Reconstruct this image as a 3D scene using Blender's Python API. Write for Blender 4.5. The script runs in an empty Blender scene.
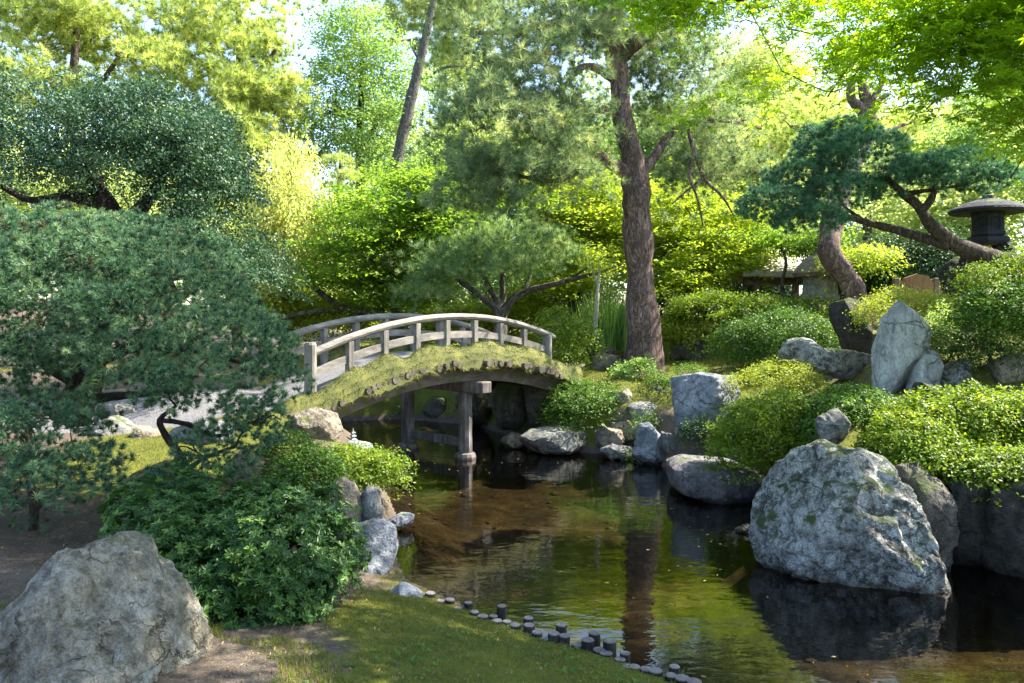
import bpy, bmesh, math, random
import numpy as np
from mathutils import Vector

C = bpy.context.scene.collection
F, CAMH, HY = 800.0, 2.1, 311.0
PI = math.pi

def P(px, py, Y):
    """photo pixel at a real distance Y (m) -> point in the garden"""
    return np.array(((px - 512) / F * Y, Y, CAMH - (py - HY) / F * Y))

def RNG(seed):
    return np.random.default_rng(seed)

# ------------------------------------------------------------------ noise
def vnoise(p, seed=0):
    p = np.asarray(p, dtype=np.float64)
    i = np.floor(p).astype(np.int64)
    f = p - i
    f = f * f * (3 - 2 * f)
    def h(dx, dy, dz):
        n = ((i[:, 0] + dx) * 374761393 + (i[:, 1] + dy) * 668265263 + (i[:, 2] + dz) * 1440662683 + seed * 974634227) & 0xffffffff
        n = ((n ^ (n >> 13)) * 1274126177) & 0xffffffff
        n = ((n ^ (n >> 16)) * 461845907) & 0xffffffff
        return ((n ^ (n >> 15)) & 0xffff) / 32767.5 - 1
    x, y, z = f[:, 0], f[:, 1], f[:, 2]
    a = h(0, 0, 0) * (1 - x) + h(1, 0, 0) * x
    b = h(0, 1, 0) * (1 - x) + h(1, 1, 0) * x
    c = h(0, 0, 1) * (1 - x) + h(1, 0, 1) * x
    d = h(0, 1, 1) * (1 - x) + h(1, 1, 1) * x
    return (a * (1 - y) + b * y) * (1 - z) + (c * (1 - y) + d * y) * z

def fbm(p, seed=0, octs=4):
    s, a = 0, 1.0
    p = np.asarray(p, dtype=np.float64)
    for k in range(octs):
        s = s + a * vnoise(p * (2.03 ** k) + k * 17.3, seed + k)
        a *= 0.5
    return s / 1.6

def unit(v):
    return v / np.maximum(np.linalg.norm(v, axis=-1, keepdims=True), 1e-9)

def smooth(a, b, x):
    t = np.clip((x - a) / (b - a), 0, 1)
    return t * t * (3 - 2 * t)

# ------------------------------------------------------------------ meshes
def link_mesh(name, verts, groups, mat, parent=None, tint=None, shade=False, attr='tint'):
    """groups: list of (N,k) int arrays"""
    me = bpy.data.meshes.new(name)
    verts = np.asarray(verts, dtype=np.float32)
    me.vertices.add(len(verts))
    me.vertices.foreach_set('co', verts.ravel())
    groups = [np.asarray(g, dtype=np.int32) for g in groups if len(g)]
    nl = sum(g.size for g in groups)
    nf = sum(len(g) for g in groups)
    me.loops.add(nl)
    me.polygons.add(nf)
    me.loops.foreach_set('vertex_index', np.concatenate([g.ravel() for g in groups]))
    starts, off = [], 0
    for g in groups:
        k = g.shape[1]
        starts.append(off + np.arange(len(g)) * k)
        off += g.size
    me.polygons.foreach_set('loop_start', np.concatenate(starts).astype(np.int32))
    if shade:
        me.polygons.foreach_set('use_smooth', np.ones(nf, dtype=bool))
    else:
        me.polygons.foreach_set('use_smooth', np.zeros(nf, dtype=bool))
    if tint is not None:
        at = me.attributes.new(attr, 'FLOAT', 'POINT')
        at.data.foreach_set('value', np.asarray(tint, dtype=np.float32))
    me.update(calc_edges=True)
    me.validate()
    if mat: me.materials.append(mat)
    o = bpy.data.objects.new(name, me)
    C.objects.link(o)
    if parent is not None:
        o.parent = parent
        o.matrix_parent_inverse = parent.matrix_basis.inverted()
    return o

class MB:
    """collects boxes, tubes, lathes into one mesh"""
    def __init__(self): self.v, self.g, self.n = [], {}, 0
    def add(self, verts, faces):
        verts = np.asarray(verts, dtype=float)
        for f in faces:
            f = np.asarray(f, dtype=int)
            if f.ndim == 1: f = f[None]
            self.g.setdefault(f.shape[1], []).append(f + self.n)
        self.v.append(verts); self.n += len(verts)
    def box(self, c, size, ax=None, bev=0.0):
        ax = np.eye(3) if ax is None else np.asarray(ax)
        hx, hy, hz = np.asarray(size) / 2
        bm = bmesh.new(); bmesh.ops.create_cube(bm, size=1.0)
        for v in bm.verts: v.co = Vector((v.co.x * 2 * hx, v.co.y * 2 * hy, v.co.z * 2 * hz))
        if bev > 0: bmesh.ops.bevel(bm, geom=list(bm.edges), offset=bev, segments=1, affect='EDGES', profile=0.5)
        bm.verts.ensure_lookup_table()
        vs = np.array([v.co[:] for v in bm.verts])
        fs = [[v.index for v in f.verts] for f in bm.faces]
        bm.free()
        self.add(np.asarray(c) + vs @ ax, fs)
    def tube(self, pts, rad, n=8, wob=0.0, seed=0, step=None, cap=True, flat=None):
        pts, rad = np.asarray(pts, float), np.asarray(rad, float)
        if step: pts, rad = resample(pts, rad, step)
        m = len(pts)
        t = unit(np.gradient(pts, axis=0))
        ref = np.array((0.0, 0, 1)) if abs(t[0][2]) < 0.9 else np.array((1.0, 0, 0))
        a = np.cross(t[0], ref); a /= np.linalg.norm(a)
        A = []
        for k in range(m):
            a = a - t[k] * a.dot(t[k]); a = a / max(np.linalg.norm(a), 1e-9); A.append(a)
        A = np.array(A); B = np.cross(t, A)
        th = np.linspace(0, 2 * PI, n, endpoint=False)
        ca, sa = np.cos(th), np.sin(th)
        if flat: ca, sa = ca * flat[0], sa * flat[1]
        ring = pts[:, None] + rad[:, None, None] * (ca[None, :, None] * A[:, None] + sa[None, :, None] * B[:, None])
        if wob > 0:
            q = ring.reshape(-1, 3)
            rr = np.repeat(rad, n)
            w = fbm(q * (0.6 / np.maximum(rr.mean(), .01)), seed, 3)
            out = unit(q - np.repeat(pts, n, axis=0))
            ring = (q + out * (w * wob * rr)[:, None]).reshape(m, n, 3)
        i = np.arange(m - 1)[:, None] * n; j = np.arange(n)[None]; j2 = (j + 1) % n
        q = np.stack([i + j, i + j2, i + n + j2, i + n + j], -1).reshape(-1, 4)
        f = [q]
        if cap: f += [list(range(n))[::-1], [(m - 1) * n + k for k in range(n)]]
        self.add(ring.reshape(-1, 3), f)
    def lathe(self, prof, c, n=24, sq=None):
        """prof: list of (r, z)"""
        th = np.linspace(0, 2 * PI, n, endpoint=False)
        V = [(c[0] + r * math.cos(a), c[1] + r * math.sin(a), c[2] + z) for r, z in prof for a in th]
        m = len(prof)
        i = np.arange(m - 1)[:, None] * n; j = np.arange(n)[None]; j2 = (j + 1) % n
        q = np.stack([i + j, i + j2, i + n + j2, i + n + j], -1).reshape(-1, 4)
        self.add(V, [q, list(range(n))[::-1], [(m - 1) * n + k for k in range(n)]])
    def build(self, name, mat, parent=None, shade=False):
        return link_mesh(name, np.concatenate(self.v), [np.concatenate(x) for x in self.g.values()], mat, parent, shade=shade)

def resample(pts, rad, step):
    pts = np.asarray(pts, float); rad = np.asarray(rad, float)
    if len(pts) < 3:
        k = max(2, int(np.linalg.norm(pts[-1] - pts[0]) / step) + 1)
        t = np.linspace(0, 1, k)[:, None]
        return pts[0] * (1 - t) + pts[-1] * t, rad[0] * (1 - t[:, 0]) + rad[-1] * t[:, 0]
    ext = np.vstack([2 * pts[0] - pts[1], pts, 2 * pts[-1] - pts[-2]])
    out, ro = [], []
    for k in range(len(pts) - 1):
        p0, p1, p2, p3 = ext[k:k + 4]
        n = max(2, int(np.linalg.norm(p2 - p1) / step) + 1)
        t = np.linspace(0, 1, n, endpoint=False)[:, None]
        out.append(0.5 * ((2 * p1) + (p2 - p0) * t + (2 * p0 - 5 * p1 + 4 * p2 - p3) * t ** 2 + (3 * p1 - p0 - 3 * p2 + p3) * t ** 3))
        ro.append(rad[k] * (1 - t[:, 0]) + rad[k + 1] * t[:, 0])
    out.append(pts[-1:]); ro.append(rad[-1:])
    return np.vstack(out), np.concatenate(ro)

def tag(o, label, cat, group=None):
    o['label'] = label; o['category'] = cat
    if group: o['group'] = group
    return o

def empty(name, loc, label, cat, group=None):
    o = bpy.data.objects.new(name, None); C.objects.link(o)
    o.location = tuple(float(x) for x in loc); o.empty_display_size = 0.2
    bpy.context.view_layer.update()
    return tag(o, label, cat, group)

# ------------------------------------------------------------------ materials
def new_mat(name):
    m = bpy.data.materials.new(name); m.use_nodes = True
    nt = m.node_tree; nt.nodes.clear()
    out = nt.nodes.new('ShaderNodeOutputMaterial')
    return m, nt, out
def N(nt, t, **kw):
    n = nt.nodes.new(t)
    for k, v in kw.items():
        if hasattr(n, k): setattr(n, k, v)
        else: n.inputs[k].default_value = v
    return n
def L(nt, a, b): nt.links.new(a, b)
def rgb(c): return (c[0], c[1], c[2], 1)
def ramp(nt, stops, fac):
    r = nt.nodes.new('ShaderNodeValToRGB')
    e = r.color_ramp.elements
    while len(e) < len(stops): e.new(0.5)
    for k, (p, c) in enumerate(stops):
        e[k].position = p; e[k].color = rgb(c) if len(c) == 3 else c
    L(nt, fac, r.inputs[0]); return r
def noise(nt, scale, detail=4, rough=0.55, vec=None, dist=0.0):
    n = nt.nodes.new('ShaderNodeTexNoise')
    n.inputs['Scale'].default_value = scale; n.inputs['Detail'].default_value = detail
    n.inputs['Roughness'].default_value = rough; n.inputs['Distortion'].default_value = dist
    if vec is not None: L(nt, vec, n.inputs['Vector'])
    return n
def coords(nt, stretch=None):
    g = nt.nodes.new('ShaderNodeNewGeometry')
    if not stretch: return g.outputs['Position']
    m = nt.nodes.new('ShaderNodeMapping'); m.inputs['Scale'].default_value = stretch
    L(nt, g.outputs['Position'], m.inputs['Vector']); return m.outputs[0]
def mixc(nt, fac, a, b, mode='MIX'):
    m = nt.nodes.new('ShaderNodeMix'); m.data_type = 'RGBA'; m.blend_type = mode
    for s, v in ((m.inputs[0], fac), (m.inputs[6], a), (m.inputs[7], b)):
        if isinstance(v, (int, float)): s.default_value = v
        elif isinstance(v, tuple): s.default_value = rgb(v)
        else: L(nt, v, s)
    return m.outputs[2]
def mathn(nt, op, a, b=0.0, clamp=False):
    m = nt.nodes.new('ShaderNodeMath'); m.operation = op; m.use_clamp = clamp
    for s, v in ((m.inputs[0], a), (m.inputs[1], b)):
        if isinstance(v, (int, float)): s.default_value = v
        else: L(nt, v, s)
    return m.outputs[0]
def bump(nt, h, strength=0.5, dist=0.02, normal=None):
    b = nt.nodes.new('ShaderNodeBump'); b.inputs['Strength'].default_value = strength; b.inputs['Distance'].default_value = dist
    L(nt, h, b.inputs['Height'])
    if normal is not None: L(nt, normal, b.inputs['Normal'])
    return b.outputs[0]

def leaf_mat(name, lo, mid, hi, trans=0.4, tcol=None, rough=0.5, spec=0.3, nscale=1.3, old=None):
    m, nt, out = new_mat(name)
    at = N(nt, 'ShaderNodeAttribute', attribute_name='tint')
    nz = noise(nt, nscale, 2, vec=coords(nt))
    f = mathn(nt, 'ADD', at.outputs['Fac'], mathn(nt, 'MULTIPLY', mathn(nt, 'SUBTRACT', nz.outputs[0], 0.5), 0.55), True)
    r = ramp(nt, [(0.0, old), (0.035, lo), (0.5, mid), (1.0, hi)] if old else [(0.0, lo), (0.5, mid), (1.0, hi)], f)
    p = N(nt, 'ShaderNodeBsdfPrincipled'); L(nt, r.outputs[0], p.inputs['Base Color'])
    p.inputs['Roughness'].default_value = rough; p.inputs['Specular IOR Level'].default_value = spec
    t = N(nt, 'ShaderNodeBsdfTranslucent')
    k = tcol or (1.5, 1.5, 0.8)
    tc = mixc(nt, 1.0, r.outputs[0], k, 'MULTIPLY')
    mx = [n for n in nt.nodes if n.type == 'MIX'][-1]; mx.clamp_result = False
    L(nt, tc, t.inputs['Color'])
    s = N(nt, 'ShaderNodeMixShader'); s.inputs[0].default_value = trans
    L(nt, p.outputs[0], s.inputs[1]); L(nt, t.outputs[0], s.inputs[2]); L(nt, s.outputs[0], out.inputs[0])
    return m

def rock_mat(name, dark, mid, light, lichen=(0.42, 0.44, 0.42), lich=0.5, moss=0.3, mosscol=(0.05, 0.065, 0.015), rough=0.85, bs=0.6, stretch=None, scale=1.0, warm=None):
    m, nt, out = new_mat(name)
    v = coords(nt, stretch)
    a = noise(nt, 2.2 * scale, 6, 0.62, v, 0.6)
    b = noise(nt, 14 * scale, 6, 0.7, v)
    c = noise(nt, 60 * scale, 3, 0.7, v)
    base = ramp(nt, [(0.36, dark), (0.5, mid), (0.66, light)], mathn(nt, 'ADD', mathn(nt, 'MULTIPLY', a.outputs[0], 0.62), mathn(nt, 'MULTIPLY', b.outputs[0], 0.38))).outputs[0]
    if warm:
        w = noise(nt, 1.3 * scale, 3, 0.6, v)
        base = mixc(nt, ramp(nt, [(0.5, (0, 0, 0)), (0.66, (0.8, 0.8, 0.8))], w.outputs[0]).outputs[0], base, warm)
    # crusts of lichen: crisp pale patches of two sizes
    wv = mixc(nt, 0.10, v, b.outputs['Color'])
    l1 = noise(nt, 7 * scale, 6, 0.72, wv); l2 = noise(nt, 24 * scale, 4, 0.7, wv); l3 = noise(nt, 1.6 * scale, 3, 0.6, v)
    th = 0.66 - 0.2 * lich
    lf = mathn(nt, 'MAXIMUM', ramp(nt, [(th, (0, 0, 0)), (th + .05, (1, 1, 1))], mathn(nt, 'ADD', mathn(nt, 'MULTIPLY', l1.outputs[0], .7), mathn(nt, 'MULTIPLY', l3.outputs[0], .3))).outputs[0],
               mathn(nt, 'MULTIPLY', ramp(nt, [(th + .03, (0, 0, 0)), (th + .07, (1, 1, 1))], l2.outputs[0]).outputs[0], 0.8))
    base = mixc(nt, mathn(nt, 'MULTIPLY', lf, .85), base, mixc(nt, b.outputs[0], tuple(x * .72 for x in lichen), lichen))
    base = mixc(nt, ramp(nt, [(0.36, (0.75, 0.75, 0.75)), (0.5, (0, 0, 0))], b.outputs[0]).outputs[0], base, dark)
    base = mixc(nt, ramp(nt, [(0.42, (0.45, 0.45, 0.45)), (0.55, (0, 0, 0))], c.outputs[0]).outputs[0], base, dark)
    if moss > 0:
        g = N(nt, 'ShaderNodeNewGeometry')
        sp = N(nt, 'ShaderNodeSeparateXYZ'); L(nt, g.outputs['Normal'], sp.inputs[0])
        mn = noise(nt, 3.2 * scale, 5, 0.65, v)
        mf = mathn(nt, 'ADD', mathn(nt, 'MULTIPLY', sp.outputs['Z'], 0.22), mn.outputs[0])
        base = mixc(nt, ramp(nt, [(0.80 - 0.3 * moss, (0, 0, 0)), (0.90 - 0.3 * moss, (1, 1, 1))], mf).outputs[0], base, mixc(nt, b.outputs[0], mosscol, tuple(x * 2.0 for x in mosscol)))
    p = N(nt, 'ShaderNodeBsdfPrincipled', Roughness=rough); p.inputs['Specular IOR Level'].default_value = 0.25
    sv = coords(nt, (3.2, 3.2, .5)); sn = noise(nt, 2.0 * scale, 4, .65, sv)
    base = mixc(nt, ramp(nt, [(.5, (0, 0, 0)), (.68, (.6, .6, .6))], sn.outputs[0]).outputs[0], base, tuple(x * .8 for x in dark))
    cr2 = N(nt, 'ShaderNodeTexVoronoi', feature='DISTANCE_TO_EDGE'); cr2.inputs['Scale'].default_value = 3.4 * scale
    L(nt, mixc(nt, 0.35, coords(nt, (1, 1, 1.7)), a.outputs['Color']), cr2.inputs['Vector'])
    cm = mathn(nt, 'MULTIPLY', ramp(nt, [(0.0, (1, 1, 1)), (0.035, (0, 0, 0))], cr2.outputs['Distance']).outputs[0], ramp(nt, [(.45, (0, 0, 0)), (.6, (.9, .9, .9))], noise(nt, 1.7 * scale, 3, .6, v).outputs[0]).outputs[0])
    base = mixc(nt, cm, base, tuple(x * .5 for x in dark))
    zz = N(nt, 'ShaderNodeSeparateXYZ'); L(nt, coords(nt), zz.inputs[0])
    wet = ramp(nt, [(.45, (1, 1, 1)), (.62, (0, 0, 0))], mathn(nt, 'ADD', mathn(nt, 'MULTIPLY', zz.outputs[2], 3.2), mathn(nt, 'MULTIPLY', b.outputs[0], .7))).outputs[0]
    base = mixc(nt, wet, base, mixc(nt, 1.0, base, (.38, .36, .33), 'MULTIPLY'))
    L(nt, mathn(nt, 'SUBTRACT', rough, mathn(nt, 'MULTIPLY', wet, .4)), p.inputs['Roughness'])
    L(nt, base, p.inputs['Base Color'])
    crack = N(nt, 'ShaderNodeTexVoronoi', feature='DISTANCE_TO_EDGE'); crack.inputs['Scale'].default_value = 2.6 * scale
    L(nt, mixc(nt, 0.3, v, a.outputs['Color']), crack.inputs['Vector'])
    ck = ramp(nt, [(0.0, (0, 0, 0)), (0.06, (1, 1, 1))], crack.outputs['Distance']).outputs[0]
    hh = mathn(nt, 'ADD', mathn(nt, 'ADD', mathn(nt, 'MULTIPLY', a.outputs[0], 1.0), mathn(nt, 'MULTIPLY', b.outputs[0], 0.7)), mathn(nt, 'ADD', mathn(nt, 'MULTIPLY', c.outputs[0], 0.25), mathn(nt, 'SUBTRACT', mathn(nt, 'MULTIPLY', ck, 0.12), mathn(nt, 'MULTIPLY', cm, .35))))
    L(nt, bump(nt, hh, min(1, bs * 1.3), 0.07), p.inputs['Normal'])
    L(nt, p.outputs[0], out.inputs[0])
    return m

def bark_mat(name, dark, mid, light, scale=6, stretch=(1, 1, 0.28), bs=0.9):
    m, nt, out = new_mat(name)
    v = coords(nt, stretch)
    a = noise(nt, scale, 6, 0.7, v, 1.2)
    vo = N(nt, 'ShaderNodeTexVoronoi', feature='DISTANCE_TO_EDGE'); vo.inputs['Scale'].default_value = scale * 1.5
    L(nt, mixc(nt, 0.42, v, a.outputs['Color']), vo.inputs['Vector'])
    b = noise(nt, scale * 6, 4, 0.7, v)
    f = mathn(nt, 'ADD', mathn(nt, 'MULTIPLY', a.outputs[0], 0.55), mathn(nt, 'MULTIPLY', b.outputs[0], 0.45))
    col = ramp(nt, [(0.3, dark), (0.52, mid), (0.72, light)], f).outputs[0]
    ck = ramp(nt, [(0.0, (0, 0, 0)), (0.13, (1, 1, 1))], vo.outputs['Distance']).outputs[0]
    col = mixc(nt, ramp(nt, [(0.0, (.45, .45, .45)), (1.0, (1, 1, 1))], ck).outputs[0], tuple(x * 0.6 for x in dark), col)
    p = N(nt, 'ShaderNodeBsdfPrincipled', Roughness=0.9); p.inputs['Specular IOR Level'].default_value = 0.2
    L(nt, col, p.inputs['Base Color'])
    L(nt, bump(nt, mathn(nt, 'ADD', mathn(nt, 'MULTIPLY', ck, 0.6), f), bs, 0.04), p.inputs['Normal'])
    L(nt, p.outputs[0], out.inputs[0])
    return m

def wood_mat(name, dark, mid, light, scale=5, stretch=(1, 1, 1), bs=0.4, stain=None):
    m, nt, out = new_mat(name)
    v = coords(nt, stretch)
    a = noise(nt, scale, 6, 0.7, v, 0.3)
    b = noise(nt, 3, 4, 0.6, coords(nt))
    f = mathn(nt, 'ADD', mathn(nt, 'MULTIPLY', a.outputs[0], 0.6), mathn(nt, 'MULTIPLY', b.outputs[0], 0.4))
    col = ramp(nt, [(0.32, dark), (0.5, mid), (0.68, light)], f).outputs[0]
    if stain:
        s = noise(nt, 4.5, 5, 0.7, coords(nt))
        col = mixc(nt, ramp(nt, [(0.52, (0, 0, 0)), (0.64, (0.85, 0.85, 0.85))], s.outputs[0]).outputs[0], col, stain)
    p = N(nt, 'ShaderNodeBsdfPrincipled', Roughness=0.8); p.inputs['Specular IOR Level'].default_value = 0.25
    L(nt, col, p.inputs['Base Color']); L(nt, bump(nt, f, bs, 0.02), p.inputs['Normal'])
    L(nt, p.outputs[0], out.inputs[0])
    return m

M = {}
# foliage: (darkest, usual, palest leaf)
M['azalea'] = leaf_mat('azalea_leaf', (0.016, 0.052, 0.01), (0.04, 0.105, 0.017), (0.15, 0.26, 0.035), 0.25, rough=0.45, spec=0.35, nscale=2)
M['boxleaf'] = leaf_mat('small_shrub_leaf', (0.03, 0.08, 0.012), (0.075, 0.16, 0.018), (0.17, 0.27, 0.03), 0.35, old=(0.11, 0.085, 0.045))
M['brightshrub'] = leaf_mat('bright_shrub_leaf', (0.055, 0.12, 0.01), (0.14, 0.22, 0.015), (0.34, 0.38, 0.03), 0.42, old=(0.11, 0.085, 0.045))
M['yellowshrub'] = leaf_mat('yellow_shrub_leaf', (0.12, 0.18, 0.016), (0.25, 0.30, 0.025), (0.42, 0.42, 0.05), 0.45)
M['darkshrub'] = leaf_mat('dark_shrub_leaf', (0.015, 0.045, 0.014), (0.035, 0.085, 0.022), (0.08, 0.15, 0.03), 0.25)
M['holly'] = leaf_mat('holly_leaf', (0.014, 0.046, 0.022), (0.042, 0.102, 0.05), (0.14, 0.21, 0.1), 0.2, rough=0.5, spec=0.3)
M['whitepine'] = leaf_mat('white_pine_needle', (0.028, 0.08, 0.042), (0.078, 0.165, 0.085), (0.22, 0.32, 0.16), 0.25, tcol=(1.3, 1.3, 0.8), rough=0.5, old=(0.11, 0.085, 0.045))
M['bluepine'] = leaf_mat('blue_pine_needle', (0.03, 0.09, 0.06), (0.075, 0.185, 0.12), (0.22, 0.38, 0.22), 0.28, tcol=(1.2, 1.3, 0.8), rough=0.5, old=(0.11, 0.085, 0.045))
M['redpine'] = leaf_mat('red_pine_needle', (0.09, 0.16, 0.09), (0.2, 0.29, 0.15), (0.42, 0.46, 0.22), 0.42, tcol=(1.5, 1.4, 0.8), old=(0.11, 0.085, 0.045))
M['weepine'] = leaf_mat('soft_pine_needle', (0.09, 0.18, 0.085), (0.20, 0.30, 0.14), (0.42, 0.49, 0.24), 0.45)
M['farpine'] = leaf_mat('far_pine_needle', (0.17, 0.23, 0.06), (0.35, 0.42, 0.13), (0.6, 0.62, 0.25), 0.5, nscale=0.5)
M['goldcypress'] = leaf_mat('gold_cypress_frond', (0.26, 0.31, 0.09), (0.48, 0.5, 0.18), (0.64, 0.63, 0.3), 0.5, nscale=0.8)
M['fargreen'] = leaf_mat('far_green_leaf', (0.09, 0.18, 0.05), (0.2, 0.31, 0.09), (0.4, 0.49, 0.18), 0.5, nscale=0.5)
M['farpale'] = leaf_mat('far_pale_leaf', (0.19, 0.26, 0.09), (0.36, 0.43, 0.17), (0.54, 0.57, 0.29), 0.5, nscale=0.4)
M['maplegreen'] = leaf_mat('green_maple_leaf', (0.08, 0.17, 0.02), (0.17, 0.28, 0.035), (0.32, 0.41, 0.06), 0.55, nscale=0.7)
M['mapleyellow'] = leaf_mat('yellow_maple_leaf', (0.15, 0.23, 0.02), (0.29, 0.37, 0.04), (0.48, 0.49, 0.08), 0.55, nscale=0.7)
M['maplenear'] = leaf_mat('overhanging_maple_leaf', (0.1, 0.2, 0.018), (0.21, 0.34, 0.03), (0.38, 0.48, 0.05), 0.68, tcol=(1.9, 1.75, 0.6), nscale=1.0)
M['reed'] = leaf_mat('reed_blade', (0.10, 0.20, 0.05), (0.19, 0.32, 0.08), (0.34, 0.44, 0.13), 0.4)
M['grass'] = leaf_mat('moss_grass_blade', (0.085, 0.1, 0.018), (0.165, 0.18, 0.026), (0.27, 0.265, 0.045), 0.3, nscale=2)
M['bridgemoss'] = leaf_mat('bridge_moss_blade', (0.04, 0.055, 0.012), (0.1, 0.113, 0.022), (0.24, 0.22, 0.04), 0.25, nscale=1.6)
M['litter'] = leaf_mat('fallen_leaf', (0.10, 0.06, 0.03), (0.20, 0.13, 0.06), (0.40, 0.32, 0.16), 0.1)
# bark
M['bark_red'] = bark_mat('pine_bark_red', (0.07, 0.042, 0.034), (0.215, 0.145, 0.12), (0.44, 0.335, 0.295), 8, (1, 1, .3))
M['bark_dark'] = bark_mat('dark_bark', (0.018, 0.014, 0.012), (0.05, 0.038, 0.03), (0.12, 0.095, 0.075), 9)
M['bark_brown'] = bark_mat('brown_bark', (0.04, 0.028, 0.022), (0.12, 0.088, 0.068), (0.27, 0.21, 0.165), 9)
M['bark_grey'] = bark_mat('grey_bark', (0.06, 0.052, 0.045), (0.16, 0.14, 0.12), (0.34, 0.31, 0.27), 8)
M['bark_pale'] = bark_mat('pale_bark', (0.22, 0.19, 0.15), (0.40, 0.36, 0.29), (0.58, 0.53, 0.44), 8, bs=0.3)
# wood
M['rail'] = wood_mat('weathered_rail_wood', (0.07, 0.062, 0.055), (0.19, 0.172, 0.152), (0.33, 0.305, 0.27), 14, (0.35, 0.35, 1.2), 0.5)
M['post'] = wood_mat('weathered_post_wood', (0.06, 0.053, 0.047), (0.17, 0.154, 0.136), (0.31, 0.285, 0.255), 14, (1.2, 1.2, 0.25), 0.5)
M['pier'] = wood_mat('pier_wood', (0.045, 0.035, 0.032), (0.13, 0.11, 0.10), (0.33, 0.31, 0.30), 12, (1.4, 1.4, 0.2), 0.6)
M['girder'] = wood_mat('girder_wood', (0.04, 0.03, 0.022), (0.12, 0.09, 0.065), (0.24, 0.19, 0.14), 10, (0.5, 0.5, 1.5), 0.5, stain=(0.09, 0.09, 0.03))
M['logend'] = wood_mat('log_end_wood', (0.03, 0.026, 0.022), (0.10, 0.085, 0.066), (0.24, 0.21, 0.165), 9, (1, 1, 1), 0.5)
M['stakeside'] = wood_mat('stake_bark', (0.012, 0.010, 0.010), (0.03, 0.024, 0.022), (0.07, 0.06, 0.055), 20, (1, 1, 0.3), 0.6)
M['staketop'] = wood_mat('stake_cut', (0.07, 0.06, 0.058), (0.16, 0.14, 0.138), (0.28, 0.25, 0.25), 24, (1, 1, 1), 0.4)
M['panelwood'] = wood_mat('panel_wood', (0.09, 0.045, 0.018), (0.17, 0.09, 0.038), (0.26, 0.15, 0.065), 12, (2, 2, 0.3), 0.2)
M['timber'] = wood_mat('house_timber', (0.05, 0.035, 0.022), (0.12, 0.08, 0.05), (0.22, 0.16, 0.10), 8, (1, 1, 1), 0.2)
# rock
M['rock_grey'] = rock_mat('grey_rock', (0.07, 0.07, 0.068), (0.18, 0.178, 0.17), (0.33, 0.32, 0.30), lich=0.5, moss=0.25)
M['rock_blue'] = rock_mat('blue_grey_rock', (0.09, 0.098, 0.115), (0.22, 0.232, 0.265), (0.40, 0.41, 0.44), (0.5, 0.51, 0.53), 0.45, 0.1)
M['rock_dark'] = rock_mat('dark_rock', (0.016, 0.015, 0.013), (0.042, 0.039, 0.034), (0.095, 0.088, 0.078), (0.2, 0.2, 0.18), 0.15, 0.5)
M['rock_lichen'] = rock_mat('lichen_rock', (0.03, 0.03, 0.026), (0.10, 0.098, 0.092), (0.24, 0.235, 0.225), (0.50, 0.51, 0.50), 0.92, 0.45, (0.03, 0.042, 0.012), scale=1.1)
M['rock_tan'] = rock_mat('tan_rock', (0.10, 0.08, 0.06), (0.24, 0.20, 0.155), (0.42, 0.36, 0.28), (0.5, 0.48, 0.42), 0.4, 0.3)
M['rock_fore'] = rock_mat('foreground_rock', (0.11, 0.096, 0.07), (0.30, 0.272, 0.212), (0.50, 0.465, 0.385), (0.46, 0.455, 0.42), 0.55, 0.25, (0.075, 0.07, 0.028), bs=1.0, scale=1.5, warm=(0.21, 0.175, 0.11))
M['rock_purple'] = rock_mat('purple_grey_rock', (0.06, 0.055, 0.06), (0.155, 0.145, 0.152), (0.28, 0.265, 0.27), (0.38, 0.38, 0.38), 0.4, 0.15)
M['rock_brown'] = rock_mat('brown_rock', (0.04, 0.034, 0.028), (0.12, 0.105, 0.088), (0.24, 0.215, 0.185), (0.34, 0.34, 0.32), 0.35, 0.4)
M['rock_slab'] = rock_mat('pale_slab_rock', (0.16, 0.17, 0.175), (0.34, 0.352, 0.365), (0.52, 0.53, 0.54), (0.58, 0.58, 0.57), 0.4, 0.02, stretch=(1, 1, 0.45))
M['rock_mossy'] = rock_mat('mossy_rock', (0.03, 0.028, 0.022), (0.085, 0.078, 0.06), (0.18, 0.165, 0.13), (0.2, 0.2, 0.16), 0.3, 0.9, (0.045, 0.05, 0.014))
M['lantern_dark'] = rock_mat('dark_lantern_stone', (0.012, 0.014, 0.018), (0.03, 0.034, 0.042), (0.062, 0.07, 0.082), (0.10, 0.105, 0.115), 0.12, 0.05, bs=0.3)
M['lantern_pale'] = rock_mat('pale_lantern_stone', (0.09, 0.088, 0.066), (0.19, 0.185, 0.14), (0.30, 0.29, 0.23), (0.34, 0.34, 0.28), 0.4, 0.35, (0.12, 0.13, 0.035), bs=0.3)

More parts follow.
